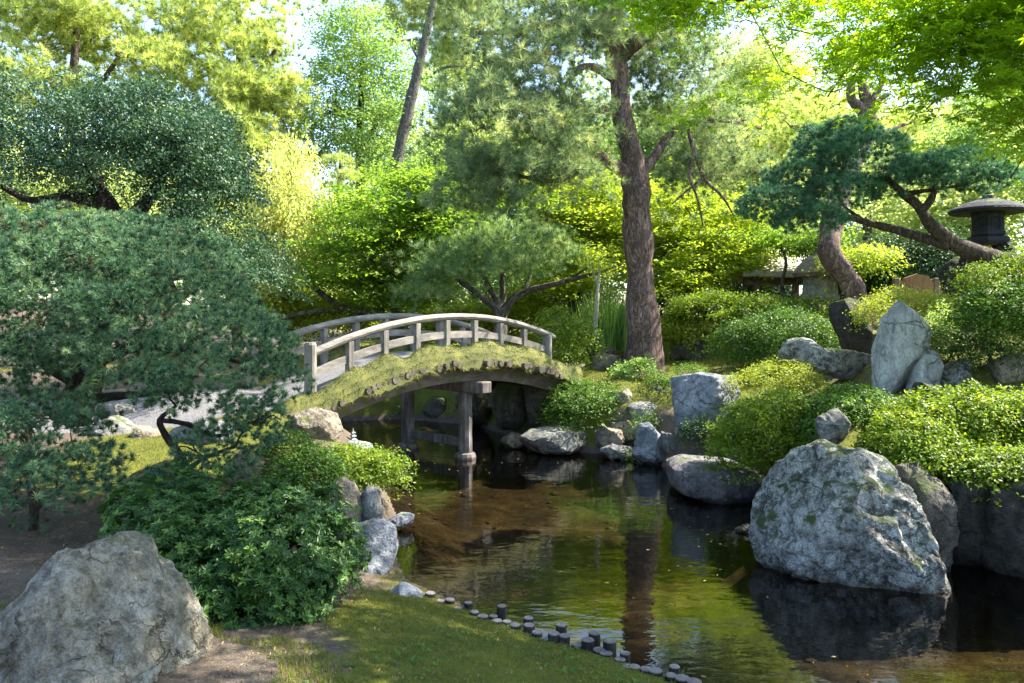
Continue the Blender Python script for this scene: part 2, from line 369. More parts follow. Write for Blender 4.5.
# ------------------------------------------------------------------ terrain
SHORE = [(700, 692), (650, 672), (600, 655), (555, 643), (530, 634), (470, 610), (430, 592), (404, 580), (392, 555), (396, 520), (384, 488), (352, 466)]
SHORE = [(( px - 512) / F * (1680 / (py - 311)), 1680 / (py - 311)) for px, py in SHORE]
SHORE += [(-2.75, 12.0), (-3.6, 13.3), (-3.3, 15.2), (-2.2, 15.6), (-0.7, 14.7), (0.1, 13.2), (0.75, 12.0), (1.75, 11.6), (2.25, 10.2), (2.85, 9.1), (2.45, 7.5), (2.55, 6.75), (3.1, 6.75), (3.7, 7.05), (4.6, 7.2), (5.6, 6.6), (6.2, 4.8), (5.4, 3.2), (3.6, 2.5), (2.0, 3.3)]
SHORE = np.array(SHORE)
def shore_sd(x, y):
    """signed distance to the pond edge (positive on land)"""
    p = np.stack([x, y], -1); n = len(SHORE)
    best = np.full(len(p), 1e9); inside = np.zeros(len(p), bool)
    for k in range(n):
        a, b = SHORE[k], SHORE[(k + 1) % n]
        e = b - a; w = p - a
        t = np.clip((w @ e) / (e @ e), 0, 1)
        best = np.minimum(best, np.linalg.norm(w - t[:, None] * e, axis=1))
        c = ((a[1] > p[:, 1]) != (b[1] > p[:, 1]))
        xi = a[0] + (p[:, 1] - a[1]) * e[0] / (e[1] if abs(e[1]) > 1e-9 else 1e-9)
        inside ^= c & (p[:, 0] < xi)
    return np.where(inside, -best, best)
CTRL = np.array([(-1.5, 3, .55), (0, 3, .48), (-3, 4, .72), (-3, 6.5, .72), (-2, 7.5, .55), (-4.5, 8.5, .82), (-2.6, 9.3, 1.0), (-4, 10.3, 1.1), (-7, 8, 1.0),
    (-7, 12, 1.15), (-5, 14, 1.0), (-4, 17, 1.05), (0, 17, 1.05), (0, 0, .5), (3, 0, .5), (1, 2.5, .40), (-1.8, 5.2, .5), (-1.6, 6.3, .42), (-6, 4, .9),
    (.95, 13.2, 1.12), (1.8, 14, 1.0), (3, 12.3, .85), (3.6, 10.3, .85), (3.6, 8.7, .95), (3.4, 7.8, 1.0), (4.6, 8.0, 1.15), (5.2, 10, 1.6), (6.5, 10.5, 2.2), (5, 13, 1.35), (7, 7, 1.7), (9, 10, 2.4),
    (5, 17, 1.2), (8, 16, 1.6), (12, 14, 2.2), (0, 25, 1.25), (-15, 25, 1.5), (15, 25, 1.8), (0, 50, 2.2), (-30, 50, 2.8), (30, 50, 2.8), (-20, 5, 1.3), (20, 5, 2.2), (0, 90, 3), (8, 2, 1.2), (0, -12, .6)])
def ground(x, y, micro=True):
    x = np.atleast_1d(np.asarray(x, float)); y = np.atleast_1d(np.asarray(y, float))
    num = np.zeros_like(x); den = np.zeros_like(x)
    for cx, cy, cz in CTRL:
        w = 1 / ((x - cx) ** 2 + (y - cy) ** 2 + 0.15) ** 1.6
        num += w * cz; den += w
    H = num / den
    sd = shore_sd(x, y)
    front = smooth(6.6, 5.8, y) * smooth(1.5, 0.5, x)
    w = 0.4 + 0.75 * front
    land = 0.02 + (H - 0.02) * (0.55 * smooth(-0.05, w, sd) + 0.45 * smooth(0, w * 2.6, sd))
    p3 = np.stack([x, y, np.zeros_like(x)], -1)
    if micro:
        land = land + 0.05 * fbm(p3 * 0.9, 5, 3) * smooth(0.2, 1.5, sd) + 0.012 * fbm(p3 * 6, 8, 2) * smooth(0, .3, sd)
    bed = -0.03 - 0.38 * smooth(0, 0.9, -sd) + 0.05 * fbm(p3 * 2.2, 9, 3)
    return np.where(sd > 0, land, np.minimum(bed, 0.02))
def gz(x, y): return float(ground([x], [y])[0])

def make_ground():
    def axis(lo, hi, c0, c1, fine, coarse_n, p=2.2):
        mid = np.arange(c0, c1, fine)
        a = c0 - (np.linspace(0, 1, coarse_n + 1)[1:] ** p) * (c0 - lo)
        b = c1 + (np.linspace(0, 1, coarse_n + 1) ** p) * (hi - c1)
        return np.concatenate([a[::-1], mid, b])
    X = axis(-140, 140, -6, 7, 0.045, 55); Y = axis(-40, 220, 1.8, 18, 0.05, 60)
    gx, gy = np.meshgrid(X, Y); x, y = gx.ravel(), gy.ravel()
    z = ground(x, y)
    nx, ny = len(X), len(Y)
    i = np.arange(ny - 1)[:, None] * nx; j = np.arange(nx - 1)[None]
    q = np.stack([i + j, i + j + 1, i + nx + j + 1, i + nx + j], -1).reshape(-1, 4)
    sd = shore_sd(x, y)
    # moss cover: the front slope, patches near the moss mound and right bank; bare soil beneath the left pine
    p3 = np.stack([x, y, 0 * x], -1)
    nz = fbm(p3 * 1.1, 21, 3)
    moss = smooth(-1.5, -0.35, x) * smooth(7, 5.5, y) * 0.95 + smooth(2.2, 1.0, np.hypot(x + 3.4, y - 7.6)) * 0.8 + smooth(11, 12.5, y) * 0.65 + smooth(2, 3, x) * smooth(5, 7, y) * 0.6
    moss = np.clip(moss + 0.45 * nz - .5 * smooth(-4.0, -4.8, x), 0, 1) * smooth(0.0, 0.08, sd)
    m, nt, out = new_mat('ground_soil_moss')
    v = coords(nt)
    a = noise(nt, 5, 6, 0.7, v); b = noise(nt, 45, 5, 0.75, v); c = noise(nt, 1.2, 4, 0.6, v); d = noise(nt, 180, 3, 0.7, v)
    fine = mathn(nt, 'ADD', mathn(nt, 'MULTIPLY', b.outputs[0], 0.6), mathn(nt, 'MULTIPLY', d.outputs[0], 0.4))
    soil = ramp(nt, [(0.36, (0.035, 0.026, 0.019)), (0.52, (0.125, 0.098, 0.074)), (0.66, (0.29, 0.24, 0.185))], fine).outputs[0]
    soil = mixc(nt, 0.5, soil, ramp(nt, [(0.35, (0.06, 0.045, 0.035)), (0.65, (0.17, 0.135, 0.105))], a.outputs[0]).outputs[0])
    mcol = ramp(nt, [(0.3, (0.045, 0.05, 0.012)), (0.5, (0.11, 0.122, 0.022)), (0.72, (0.20, 0.20, 0.038))], mathn(nt, 'ADD', mathn(nt, 'MULTIPLY', a.outputs[0], 0.5), mathn(nt, 'MULTIPLY', fine, 0.5))).outputs[0]
    at = N(nt, 'ShaderNodeAttribute', attribute_name='tint')
    mf = ramp(nt, [(0.47, (0, 0, 0)), (0.56, (1, 1, 1))], mathn(nt, 'ADD', mathn(nt, 'MULTIPLY', at.outputs['Fac'], 0.5), mathn(nt, 'ADD', mathn(nt, 'MULTIPLY', a.outputs[0], 0.3), mathn(nt, 'MULTIPLY', b.outputs[0], .22)))).outputs[0]
    col = mixc(nt, mf, soil, mcol)
    # pond bed: sandy silt with darker drifts of leaf mould
    g = N(nt, 'ShaderNodeSeparateXYZ'); L(nt, v, g.inputs[0])
    bed = ramp(nt, [(0.36, (0.026, 0.022, 0.014)), (0.5, (0.055, 0.046, 0.030)), (0.66, (0.19, 0.155, 0.10))], mathn(nt, 'ADD', mathn(nt, 'MULTIPLY', noise(nt, 2.2, 6, 0.7, v).outputs[0], 0.6), mathn(nt, 'MULTIPLY', b.outputs[0], 0.4))).outputs[0]
    col = mixc(nt, ramp(nt, [(0.0, (1, 1, 1)), (1.0, (0, 0, 0))], mathn(nt, 'MULTIPLY', mathn(nt, 'ADD', g.outputs[2], 0.03), 25, True)).outputs[0], col, bed)
    p = N(nt, 'ShaderNodeBsdfPrincipled', Roughness=0.95); p.inputs['Specular IOR Level'].default_value = 0.15
    L(nt, col, p.inputs['Base Color'])
    L(nt, bump(nt, mathn(nt, 'ADD', fine, mathn(nt, 'MULTIPLY', a.outputs[0], 0.6)), 0.8, 0.03), p.inputs['Normal'])
    L(nt, p.outputs[0], out.inputs[0])
    o = link_mesh('ground', np.stack([x, y, z], -1), [q], m, tint=moss, shade=True)
    o['kind'] = 'structure'
make_ground()

def make_water():
    m, nt, out = new_mat('pond_water')
    v = coords(nt, (0.55, 1.0, 1))
    a = noise(nt, 2.4, 3, 0.5, v); b = noise(nt, 9, 3, 0.6, v)
    h = mathn(nt, 'ADD', mathn(nt, 'MULTIPLY', a.outputs[0], 0.8), mathn(nt, 'MULTIPLY', b.outputs[0], 0.30))
    nrm = bump(nt, h, 0.13, 0.06)
    gl = N(nt, 'ShaderNodeBsdfGlossy', Roughness=0.02); gl.inputs['Color'].default_value = (1, 1, 1, 1)
    tr = N(nt, 'ShaderNodeBsdfTransparent'); tr.inputs['Color'].default_value = (0.54, 0.49, 0.37, 1)
    fr = N(nt, 'ShaderNodeFresnel', IOR=1.42)
    L(nt, nrm, gl.inputs['Normal']); L(nt, nrm, fr.inputs['Normal'])
    mx = N(nt, 'ShaderNodeMixShader')
    L(nt, fr.outputs[0], mx.inputs[0]); L(nt, tr.outputs[0], mx.inputs[1]); L(nt, gl.outputs[0], mx.inputs[2])
    L(nt, mx.outputs[0], out.inputs[0])
    vs = [(-6, 1.5, 0), (8, 1.5, 0), (8, 17, 0), (-6, 17, 0)]
    o = link_mesh('pond_water', vs, [[(0, 1, 2, 3)]], m); o['kind'] = 'structure'
make_water()

def make_path(name, pts, halfw):
    pts = np.asarray(pts, float)
    c, _ = resample(np.c_[pts, np.zeros(len(pts))], np.ones(len(pts)), 0.12)
    t = unit(np.gradient(c[:, :2], axis=0)); nrm = np.stack([-t[:, 1], t[:, 0]], -1)
    nw = 15; s = np.linspace(-1, 1, nw)
    wv = halfw * (1 + 0.12 * fbm(c * 1.3, 3, 2))
    q = c[:, None, :2] + nrm[:, None] * (s[None, :, None] * wv[:, None, None])
    x, y = q[..., 0].ravel(), q[..., 1].ravel()
    z = ground(x, y) + 0.012 - 0.03 * (np.abs(np.tile(s, len(c))) > 0.95)
    i = np.arange(len(c) - 1)[:, None] * nw; j = np.arange(nw - 1)[None]
    f = np.stack([i + j, i + j + 1, i + nw + j + 1, i + nw + j], -1).reshape(-1, 4)[:, ::-1]
    m = bpy.data.materials.get('gravel')
    if not m:
        m, nt, out = new_mat('gravel')
        v = coords(nt)
        vo = N(nt, 'ShaderNodeTexVoronoi'); vo.inputs['Scale'].default_value = 55; L(nt, v, vo.inputs['Vector'])
        n = noise(nt, 2, 5, 0.6, v)
        col = ramp(nt, [(0.0, (0.05, 0.048, 0.048)), (0.5, (0.115, 0.11, 0.113)), (1.0, (0.20, 0.195, 0.195))], mixc(nt, 0.55, n.outputs[0], vo.outputs['Color'])).outputs[0]
        p = N(nt, 'ShaderNodeBsdfPrincipled', Roughness=0.9); L(nt, col, p.inputs['Base Color'])
        L(nt, bump(nt, vo.outputs['Distance'], 0.6, 0.01), p.inputs['Normal']); L(nt, p.outputs[0], out.inputs[0])
    o = link_mesh(name, np.stack([x, y, z], -1), [f], m, shade=True); o['kind'] = 'structure'
make_path('gravel_path', [(-2.75, 9.85), (-3.4, 9.55), (-4.4, 9.3), (-6, 9.2), (-9, 9.6), (-13, 10.5)], 0.85)
make_path('garden_path', [(1.1, 13.9), (1.35, 15.2), (1.9, 16.6), (3.6, 17.8), (7, 18.6), (13, 19.5)], 0.6)

# ------------------------------------------------------------------ rocks
_ico = {}
def ico(sub):
    if sub not in _ico:
        bm = bmesh.new(); bmesh.ops.create_icosphere(bm, subdivisions=sub, radius=1)
        _ico[sub] = (np.array([v.co[:] for v in bm.verts]), np.array([[v.index for v in f.verts] for f in bm.faces])); bm.free()
    return _ico[sub]
def rock(name, outline, Y, depth, mat, label, seed=1, sub=5, cuts=16, rough=0.05, box=0.62, group=None, cat='rock', sink=0.0, lump=0.07, flat=None, rot=0.0, planes=()):
    """a boulder whose outline as seen from the bank is the polygon of pixels at distance Y; it is 2*depth thick"""
    rg = RNG(seed * 7 + 3)
    pts = np.array([P(a, b, Y) for a, b in outline])
    lo, hi = pts.min(0), pts.max(0)
    cx, cz = (lo[0] + hi[0]) / 2, (lo[2] + hi[2]) / 2
    ang = np.arctan2(pts[:, 2] - cz, pts[:, 0] - cx); R = np.hypot(pts[:, 2] - cz, pts[:, 0] - cx)
    # radial profile of the polygon by ray casting
    th = np.linspace(-PI, PI, 181)
    prof = np.zeros(181)
    n = len(pts)
    for k in range(n):
        a = np.array((pts[k, 0] - cx, pts[k, 2] - cz)); b = np.array((pts[(k + 1) % n, 0] - cx, pts[(k + 1) % n, 2] - cz)); e = b - a
        d = np.stack([np.cos(th), np.sin(th)], -1)
        den = d[:, 0] * e[1] - d[:, 1] * e[0]
        den = np.where(np.abs(den) < 1e-9, 1e-9, den)
        r = (a[0] * e[1] - a[1] * e[0]) / den
        u = (a[0] * d[:, 1] - a[1] * d[:, 0]) / den
        prof = np.maximum(prof, np.where((r > 0) & (u >= -1e-6) & (u <= 1 + 1e-6), r, 0))
    v, f = ico(sub)
    t = np.arctan2(v[:, 2], v[:, 0]); s = np.sqrt(np.clip(1 - v[:, 1] ** 2, 0, 1))
    rr = np.interp(t, th, prof)
    q = np.empty_like(v)
    q[:, 0] = np.cos(t) * rr * s ** box; q[:, 2] = np.sin(t) * rr * s ** box
    q[:, 1] = depth * np.sign(v[:, 1]) * np.abs(v[:, 1]) ** 0.9
    ms = max(prof.mean(), 0.02)
    # chop the front and back with flat faces
    ext = np.array((ms, depth, ms))
    for k in range(cuts):
        nn = rg.normal(size=3); nn[1] = -abs(nn[1]) * 1.3 - 0.4 if k % 4 else abs(nn[1]) + .3; nn[2] *= 0.8
        nn /= np.linalg.norm(nn)
        pr = q @ nn; d = pr.max() * rg.uniform(0.62, 0.9)
        ex = np.clip(pr - d, 0, None)
        q -= nn * (ex * 0.93)[:, None]
    for nn, fq in planes:
        nn = unit(np.array(nn, float)); pr = q @ nn
        q -= nn * (np.clip(pr - pr.max() * fq, 0, None) * .96)[:, None]
    w = unit(q)
    fr = 1.4 / ms
    w = unit(w + .5 * np.stack([fbm(q * fr * 1.7 + 30 * k_, seed + k_, 2) for k_ in range(3)], -1))
    q += w * (lump * ms * fbm(q * fr + seed, seed, 3))[:, None]
    rid = 1 - np.abs(fbm(q * fr * 2.1 + 5, seed + 3, 4)) * 2
    q += w * (rough * ms * rid)[:, None]
    q += w * (0.5 * rough * ms * fbm(q * fr * 6, seed + 9, 4))[:, None]
    st = q @ unit(np.array((rg.normal() * .4, -.3, 1.0))) / ms * 3.1 + fbm(q * fr * 1.2, seed + 20, 2)
    q += w * (rough * .55 * ms * (np.abs((st % 1) - .5) * 2 - .5) * (fbm(q * fr, seed + 21, 2) > -.1))[:, None]
    # keep the chopped, roughened body inside its own outline
    for it in range(2):
        t2 = np.arctan2(q[:, 2], q[:, 0]); r2 = np.hypot(q[:, 0], q[:, 2]); nb = 64
        bi = ((t2 + PI) / (2 * PI) * nb).astype(int) % nb
        mx = np.zeros(nb); np.maximum.at(mx, bi, r2); mx = np.maximum(mx, .05 * ms)
        cen_ = -PI + (np.arange(nb) + .5) * 2 * PI / nb
        fac = np.interp(cen_, th, prof) / mx
        fac = np.clip((np.roll(fac, 1) + 2 * fac + np.roll(fac, -1)) / 4, .6, 1.7)
        f2 = np.interp(t2, np.r_[cen_[-1] - 2 * PI, cen_, cen_[0] + 2 * PI], np.r_[fac[-1], fac, fac[0]])
        q[:, 0] *= f2; q[:, 2] *= f2
    if rot:
        c_, s_ = math.cos(rot), math.sin(rot); q[:, 0], q[:, 1] = q[:, 0] * c_ - q[:, 1] * s_, q[:, 0] * s_ + q[:, 1] * c_
    q[:, 2] -= sink
    o = link_mesh(name, q, [f], M[mat], shade=True)
    try: o.data.set_sharp_from_angle(angle=math.radians(38))
    except Exception: pass
    o.location = (cx, Y, cz)
    return tag(o, label, cat, group)

def build_rocks():
    R = rock
    R('boulder', [(-60, 730), (-52, 670), (-25, 625), (10, 588), (38, 562), (60, 548), (88, 546), (112, 550), (135, 570), (158, 598), (174, 630), (188, 670), (186, 730)], 3.45, .5, 'rock_fore', 'large craggy grey boulder on bare soil in front of the azalea', 17, 6, 7, 0.10, .5, planes=[((-.75, -.35, .6), .60), ((.62, -.55, .6), .56), ((.1, -1, .35), .62), ((.1, .1, 1), .86), ((.95, -.2, .2), .8), ((-.35, -.9, .2), .66)])
    # right bank
    R('boulder', [(752, 547), (752, 513), (766, 482), (791, 456), (818, 446), (850, 449), (883, 461), (911, 488), (925, 520), (938, 558), (941, 596), (897, 604), (850, 596), (804, 583), (762, 568)], 6.5, .75, 'rock_lichen', 'biggest lichen-spotted boulder rising from the water with moss streaks', 5, 6, 10, 0.075, .55, rot=-.5, planes=[((-.6, -.7, .5), .60), ((.5, -.8, .45), .62), ((.1, -1, -.1), .72)])
    R('boulder', [(885, 470), (925, 462), (945, 490), (952, 530), (945, 580), (930, 602), (905, 595), (890, 540)], 6.55, .3, 'rock_brown', 'brown grey boulder leaning against the biggest lichen-spotted boulder', 6, 5, 16, 0.06)
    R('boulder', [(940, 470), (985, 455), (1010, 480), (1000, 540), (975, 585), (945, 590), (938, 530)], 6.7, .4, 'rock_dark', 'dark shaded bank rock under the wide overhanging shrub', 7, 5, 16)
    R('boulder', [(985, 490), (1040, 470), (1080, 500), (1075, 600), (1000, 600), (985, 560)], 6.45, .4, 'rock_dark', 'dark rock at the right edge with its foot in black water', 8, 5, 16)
    R('flat_stone', [(668, 463), (688, 457), (735, 462), (764, 472), (769, 484), (766, 508), (740, 510), (704, 500), (672, 488)], 9.3, .6, 'rock_purple', 'long flat slab stone lying low on the water edge', 9, 5, 2, 0.035, 0.32, lump=.03)
    R('standing_stone', [(673, 378), (700, 372), (738, 376), (742, 395), (735, 440), (715, 452), (690, 448), (676, 435)], 10.6, .4, 'rock_blue', 'square flat-topped stone block with dark cap behind the long slab', 10, 5, 8, 0.05, 0.45)
    R('stone', [(632, 455), (640, 425), (650, 422), (665, 440), (676, 460), (668, 466), (640, 464)], 11.0, .3, 'rock_blue', 'triangular blue grey stone standing in water left of the flat slab', 12)
    R('stone', [(595, 432), (605, 427), (622, 430), (626, 444), (612, 448), (595, 446)], 11.6, .2, 'rock_tan', 'small pale rounded stone at the waterline below the clipped shrub', 13, 4)
    R('stone', [(612, 424), (640, 420), (655, 428), (650, 440), (614, 440)], 11.75, .3, 'rock_tan', 'flat brown stone ledge between the pale stone and the triangular stone', 14, 4)
    R('stone', [(628, 405), (650, 402), (672, 412), (672, 432), (634, 430)], 11.9, .3, 'rock_grey', 'grey stone wedged below the roots of the tall pine', 15, 4)
    R('stone', [(612, 392), (628, 388), (636, 400), (632, 414), (610, 412)], 12.2, .25, 'rock_tan', 'small upright tan stone beside the pine roots', 16, 4)
    R('stone', [(585, 362), (598, 352), (620, 356), (622, 374), (605, 380), (586, 376)], 14.2, .3, 'rock_tan', 'tan stone pile top between the pine trunk and leafy shrub', 17, 4)
    R('stone', [(588, 353), (598, 346), (614, 348), (616, 356), (592, 358)], 14.6, .25, 'rock_dark', 'dark small capstone at the foot of the slim pale stem', 18, 4)
    R('flat_stone', [(516, 436), (530, 428), (560, 426), (585, 432), (598, 448), (570, 454), (530, 452)], 11.9, .45, 'rock_grey', 'low rounded grey rock on the bank right of the bridge pier', 19, 5, 7, 0.04)
    R('stone', [(672, 346), (690, 343), (704, 346), (704, 360), (674, 360)], 15.5, .35, 'rock_mossy', 'mossy brown block half hidden behind the flat-topped stone block', 20, 4)
    R('boulder', [(780, 352), (792, 338), (806, 336), (818, 348), (850, 349), (872, 354), (872, 376), (840, 380), (815, 372), (782, 364)], 10.6, .35, 'rock_lichen', 'low white-speckled rock with a knob at one end', 21, 5, 7)
    R('standing_stone', [(872, 392), (876, 350), (884, 316), (898, 299), (916, 312), (930, 328), (924, 350), (910, 385), (898, 402), (880, 398)], 9.2, .22, 'rock_slab', 'tall pale pointed standing stone above the shrubs', 22, 6, 8, 0.035, 0.5)
    R('standing_stone', [(908, 398), (914, 368), (924, 350), (938, 350), (942, 368), (934, 398)], 9.0, .2, 'rock_slab', 'shorter pale leaning stone beside the tall pointed one', 23, 5, 8, 0.04, 0.5)
    R('stone', [(938, 372), (955, 362), (968, 358), (972, 375), (960, 400), (938, 400)], 9.1, .25, 'rock_lichen', 'small mottled stone with white flecks near the leaning stone', 24, 4)
    R('boulder', [(992, 362), (1020, 352), (1050, 360), (1050, 395), (1000, 398)], 8.9, .35, 'rock_tan', 'brown rock on the bank top at the right edge', 25, 5)
    R('standing_stone', [(832, 304), (850, 297), (866, 302), (868, 330), (870, 362), (850, 366), (842, 340), (832, 320)], 11.4, .3, 'rock_dark', 'dark upright stone behind the white-speckled rock', 26, 5)
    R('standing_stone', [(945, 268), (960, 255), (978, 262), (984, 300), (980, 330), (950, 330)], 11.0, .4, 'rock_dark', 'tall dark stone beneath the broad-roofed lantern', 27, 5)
    R('stone', [(962, 296), (980, 290), (992, 298), (990, 320), (962, 322)], 10.0, .2, 'rock_blue', 'blue tinted stone half hidden below the dark lantern', 28, 4)
    R('stone', [(725, 438), (742, 432), (752, 448), (748, 470), (730, 470)], 9.8, .22, 'rock_blue', 'small blue stone squeezed between flat-topped block and round shrub', 29, 4)
    R('stone', [(735, 530), (748, 524), (760, 530), (756, 540), (738, 540)], 7.6, .1, 'rock_dark', 'little dark stone in the water beside the biggest boulder', 30, 4)
    R('stone', [(818, 420), (838, 408), (850, 424), (842, 448), (822, 446)], 7.7, .2, 'rock_grey', 'grey stone peeping out between the two bank shrubs', 44, 4)
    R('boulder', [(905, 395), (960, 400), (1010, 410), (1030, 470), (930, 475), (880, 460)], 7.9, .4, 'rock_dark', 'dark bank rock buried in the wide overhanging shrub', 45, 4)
    R('flat_stone', [(598, 450), (612, 444), (632, 447), (636, 456), (610, 459)], 11.4, .25, 'rock_grey', 'low grey stone awash just left of the triangular stone', 60, 4)
    R('stone', [(500, 440), (512, 432), (526, 436), (528, 447), (506, 449)], 12.3, .25, 'rock_tan', 'small tan stone at the waterline against the bridge abutment', 61, 4)
    R('stone', [(655, 440), (668, 432), (684, 440), (686, 456), (662, 458)], 10.9, .25, 'rock_grey', 'grey stone filling the gap between triangular stone and flat-topped block', 62, 4)
    R('stone', [(640, 392), (656, 386), (674, 392), (676, 406), (645, 408)], 12.4, .3, 'rock_grey', 'mid-sized grey stone in the bank left of the flat-topped block', 63, 4)
    # under the bridge, right abutment
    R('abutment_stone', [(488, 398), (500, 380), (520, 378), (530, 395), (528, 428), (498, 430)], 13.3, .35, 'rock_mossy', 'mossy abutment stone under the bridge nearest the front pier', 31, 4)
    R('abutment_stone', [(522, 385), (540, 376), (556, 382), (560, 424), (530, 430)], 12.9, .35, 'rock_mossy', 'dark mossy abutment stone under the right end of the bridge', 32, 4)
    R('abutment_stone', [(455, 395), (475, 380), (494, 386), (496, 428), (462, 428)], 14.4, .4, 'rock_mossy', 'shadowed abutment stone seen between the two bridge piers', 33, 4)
    R('stone', [(340, 412), (352, 400), (372, 396), (388, 404), (390, 420), (350, 424)], 15.9, .4, 'rock_tan', 'pale round stone on the far shore under the bridge', 34, 4)
    R('stone', [(372, 400), (384, 386), (410, 380), (424, 392), (420, 418), (380, 416)], 16.0, .4, 'rock_tan', 'light stone on the far shore behind the rear pier', 35, 4)
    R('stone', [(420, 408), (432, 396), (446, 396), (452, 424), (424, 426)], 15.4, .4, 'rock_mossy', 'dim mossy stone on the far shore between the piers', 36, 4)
    # left bank
    R('boulder', [(290, 425), (296, 412), (315, 407), (335, 414), (342, 434), (330, 446), (300, 446)], 8.7, .3, 'rock_tan', 'rounded pale boulder beneath the mossy bridge end', 37, 5)
    R('stone', [(322, 500), (330, 484), (342, 476), (354, 484), (362, 505), (362, 532), (330, 532)], 6.9, .25, 'rock_tan', 'upright brown stone with a sunlit orange side', 38, 5)
    R('stone', [(358, 500), (368, 484), (380, 490), (383, 515), (376, 530), (360, 530)], 7.0, .2, 'rock_grey', 'slim grey stone against the upright brown stone', 39, 4)
    R('boulder', [(338, 540), (350, 526), (385, 518), (398, 524), (398, 548), (388, 582), (362, 590), (345, 570)], 6.35, .3, 'rock_blue', 'violet grey boulder with flat pale top at the near shore', 40, 5, 8, 0.05)
    R('stone', [(388, 592), (400, 583), (418, 592), (433, 604), (432, 614), (410, 610), (392, 604)], 5.75, .15, 'rock_blue', 'low pale wedge stone where the log stakes begin', 41, 5, 6)
    R('flat_stone', [(385, 522), (400, 514), (414, 516), (412, 524), (392, 527)], 7.7, .2, 'rock_blue', 'flat pale stone barely above water near the near-shore boulder', 42, 4)
    R('flat_stone', [(322, 446), (345, 439), (368, 444), (368, 458), (330, 460)], 9.0, .3, 'rock_blue', 'pale flat stone carrying the tiny white pagoda', 43, 4)
    R('boulder', [(82, 440), (90, 426), (110, 416), (128, 428), (136, 446), (88, 450)], 8.5, .4, 'rock_grey', 'dark sided rounded rock behind the moss patch', 46, 5)
    R('boulder', [(104, 408), (118, 402), (134, 408), (136, 422), (106, 424)], 9.4, .3, 'rock_grey', 'small rounded rock at the far side of the gravel path edge', 47, 4)
    R('boulder', [(124, 438), (140, 428), (160, 432), (164, 446), (130, 450)], 8.3, .3, 'rock_tan', 'sunlit pale rock touching the dark sided rock', 48, 4)
    R('boulder', [(172, 430), (190, 420), (225, 420), (236, 440), (210, 450), (176, 446)], 8.3, .3, 'rock_blue', 'low pale stone behind the small twisted pine', 49, 4)
    R('boulder', [(108, 500), (125, 476), (160, 462), (215, 470), (225, 492), (190, 510), (120, 515)], 6.3, .35, 'rock_mossy', 'brown mossy rock under the twisted pine behind the azalea', 50, 5)
    R('boulder', [(215, 470), (240, 452), (275, 460), (285, 485), (240, 495)], 6.9, .3, 'rock_tan', 'tan rock between the azalea and the small dark shrub', 51, 4)
build_rocks()

# ------------------------------------------------------------------ foliage kit
T_RHOMB = (np.array([(0, 0, 0), (.42, .30, .07), (1, 0, -.04), (.42, -.30, .07)]), [np.array([[0, 1, 2, 3]])])
T_OVAL = (np.array([(0, 0, 0), (.28, .19, .05), (.68, .17, .03), (1, 0, -.10), (.68, -.17, .03), (.28, -.19, .05)]), [np.array([[0, 1, 2, 3], [0, 3, 4, 5]])])
def _maple():
    v = [(0, 0, 0)]; f = []
    for a, l in ((0, 1.0), (55, .9), (-55, .9), (112, .55), (-112, .55)):
        r = math.radians(a); c, s = math.cos(r), math.sin(r)
        k = len(v)
        for x, y, z in ((.42 * l, .15 * l, .04), (l, 0, -.12), (.42 * l, -.15 * l, .04)):
            v.append((x * c - y * s, x * s + y * c, z))
        f.append((0, k, k + 1, k + 2))
    return np.array(v), [np.array(f)]
T_MAPLE = _maple()
T_NEEDLE = (np.array([(0, .5, 0), (0, -.5, 0), (1, 0, 0)]), [np.array([[0, 1, 2]])])

class Cloud:
    """many leaves gathered into one mesh"""
    def __init__(self): self.v, self.f, self.t, self.n = [], {}, [], 0
    def put(self, T, pos, axis, nrm, size, tint, width=None):
        """axis: along the leaf; nrm: leaf normal"""
        tv, tf = T; k = len(tv); n = len(pos)
        if n == 0: return
        axis = unit(axis); b = np.cross(nrm, axis); b = unit(b); nn = np.cross(axis, b)
        w = size if width is None else width
        V = pos[:, None] + tv[None, :, 0:1] * (axis * size[:, None])[:, None] + tv[None, :, 1:2] * (b * w[:, None])[:, None] + tv[None, :, 2:3] * (nn * size[:, None])[:, None]
        for g in tf:
            self.f.setdefault(g.shape[1], []).append((g[None] + (np.arange(n) * k)[:, None, None] + self.n).reshape(-1, g.shape[1]))
        self.v.append(V.reshape(-1, 3).astype(np.float32)); self.t.append(np.repeat(tint, k).astype(np.float32)); self.n += n * k
    def build(self, name, mat, parent=None):
        return link_mesh(name, np.concatenate(self.v), [np.concatenate(x) for x in self.f.values()], mat, parent, tint=np.concatenate(self.t))

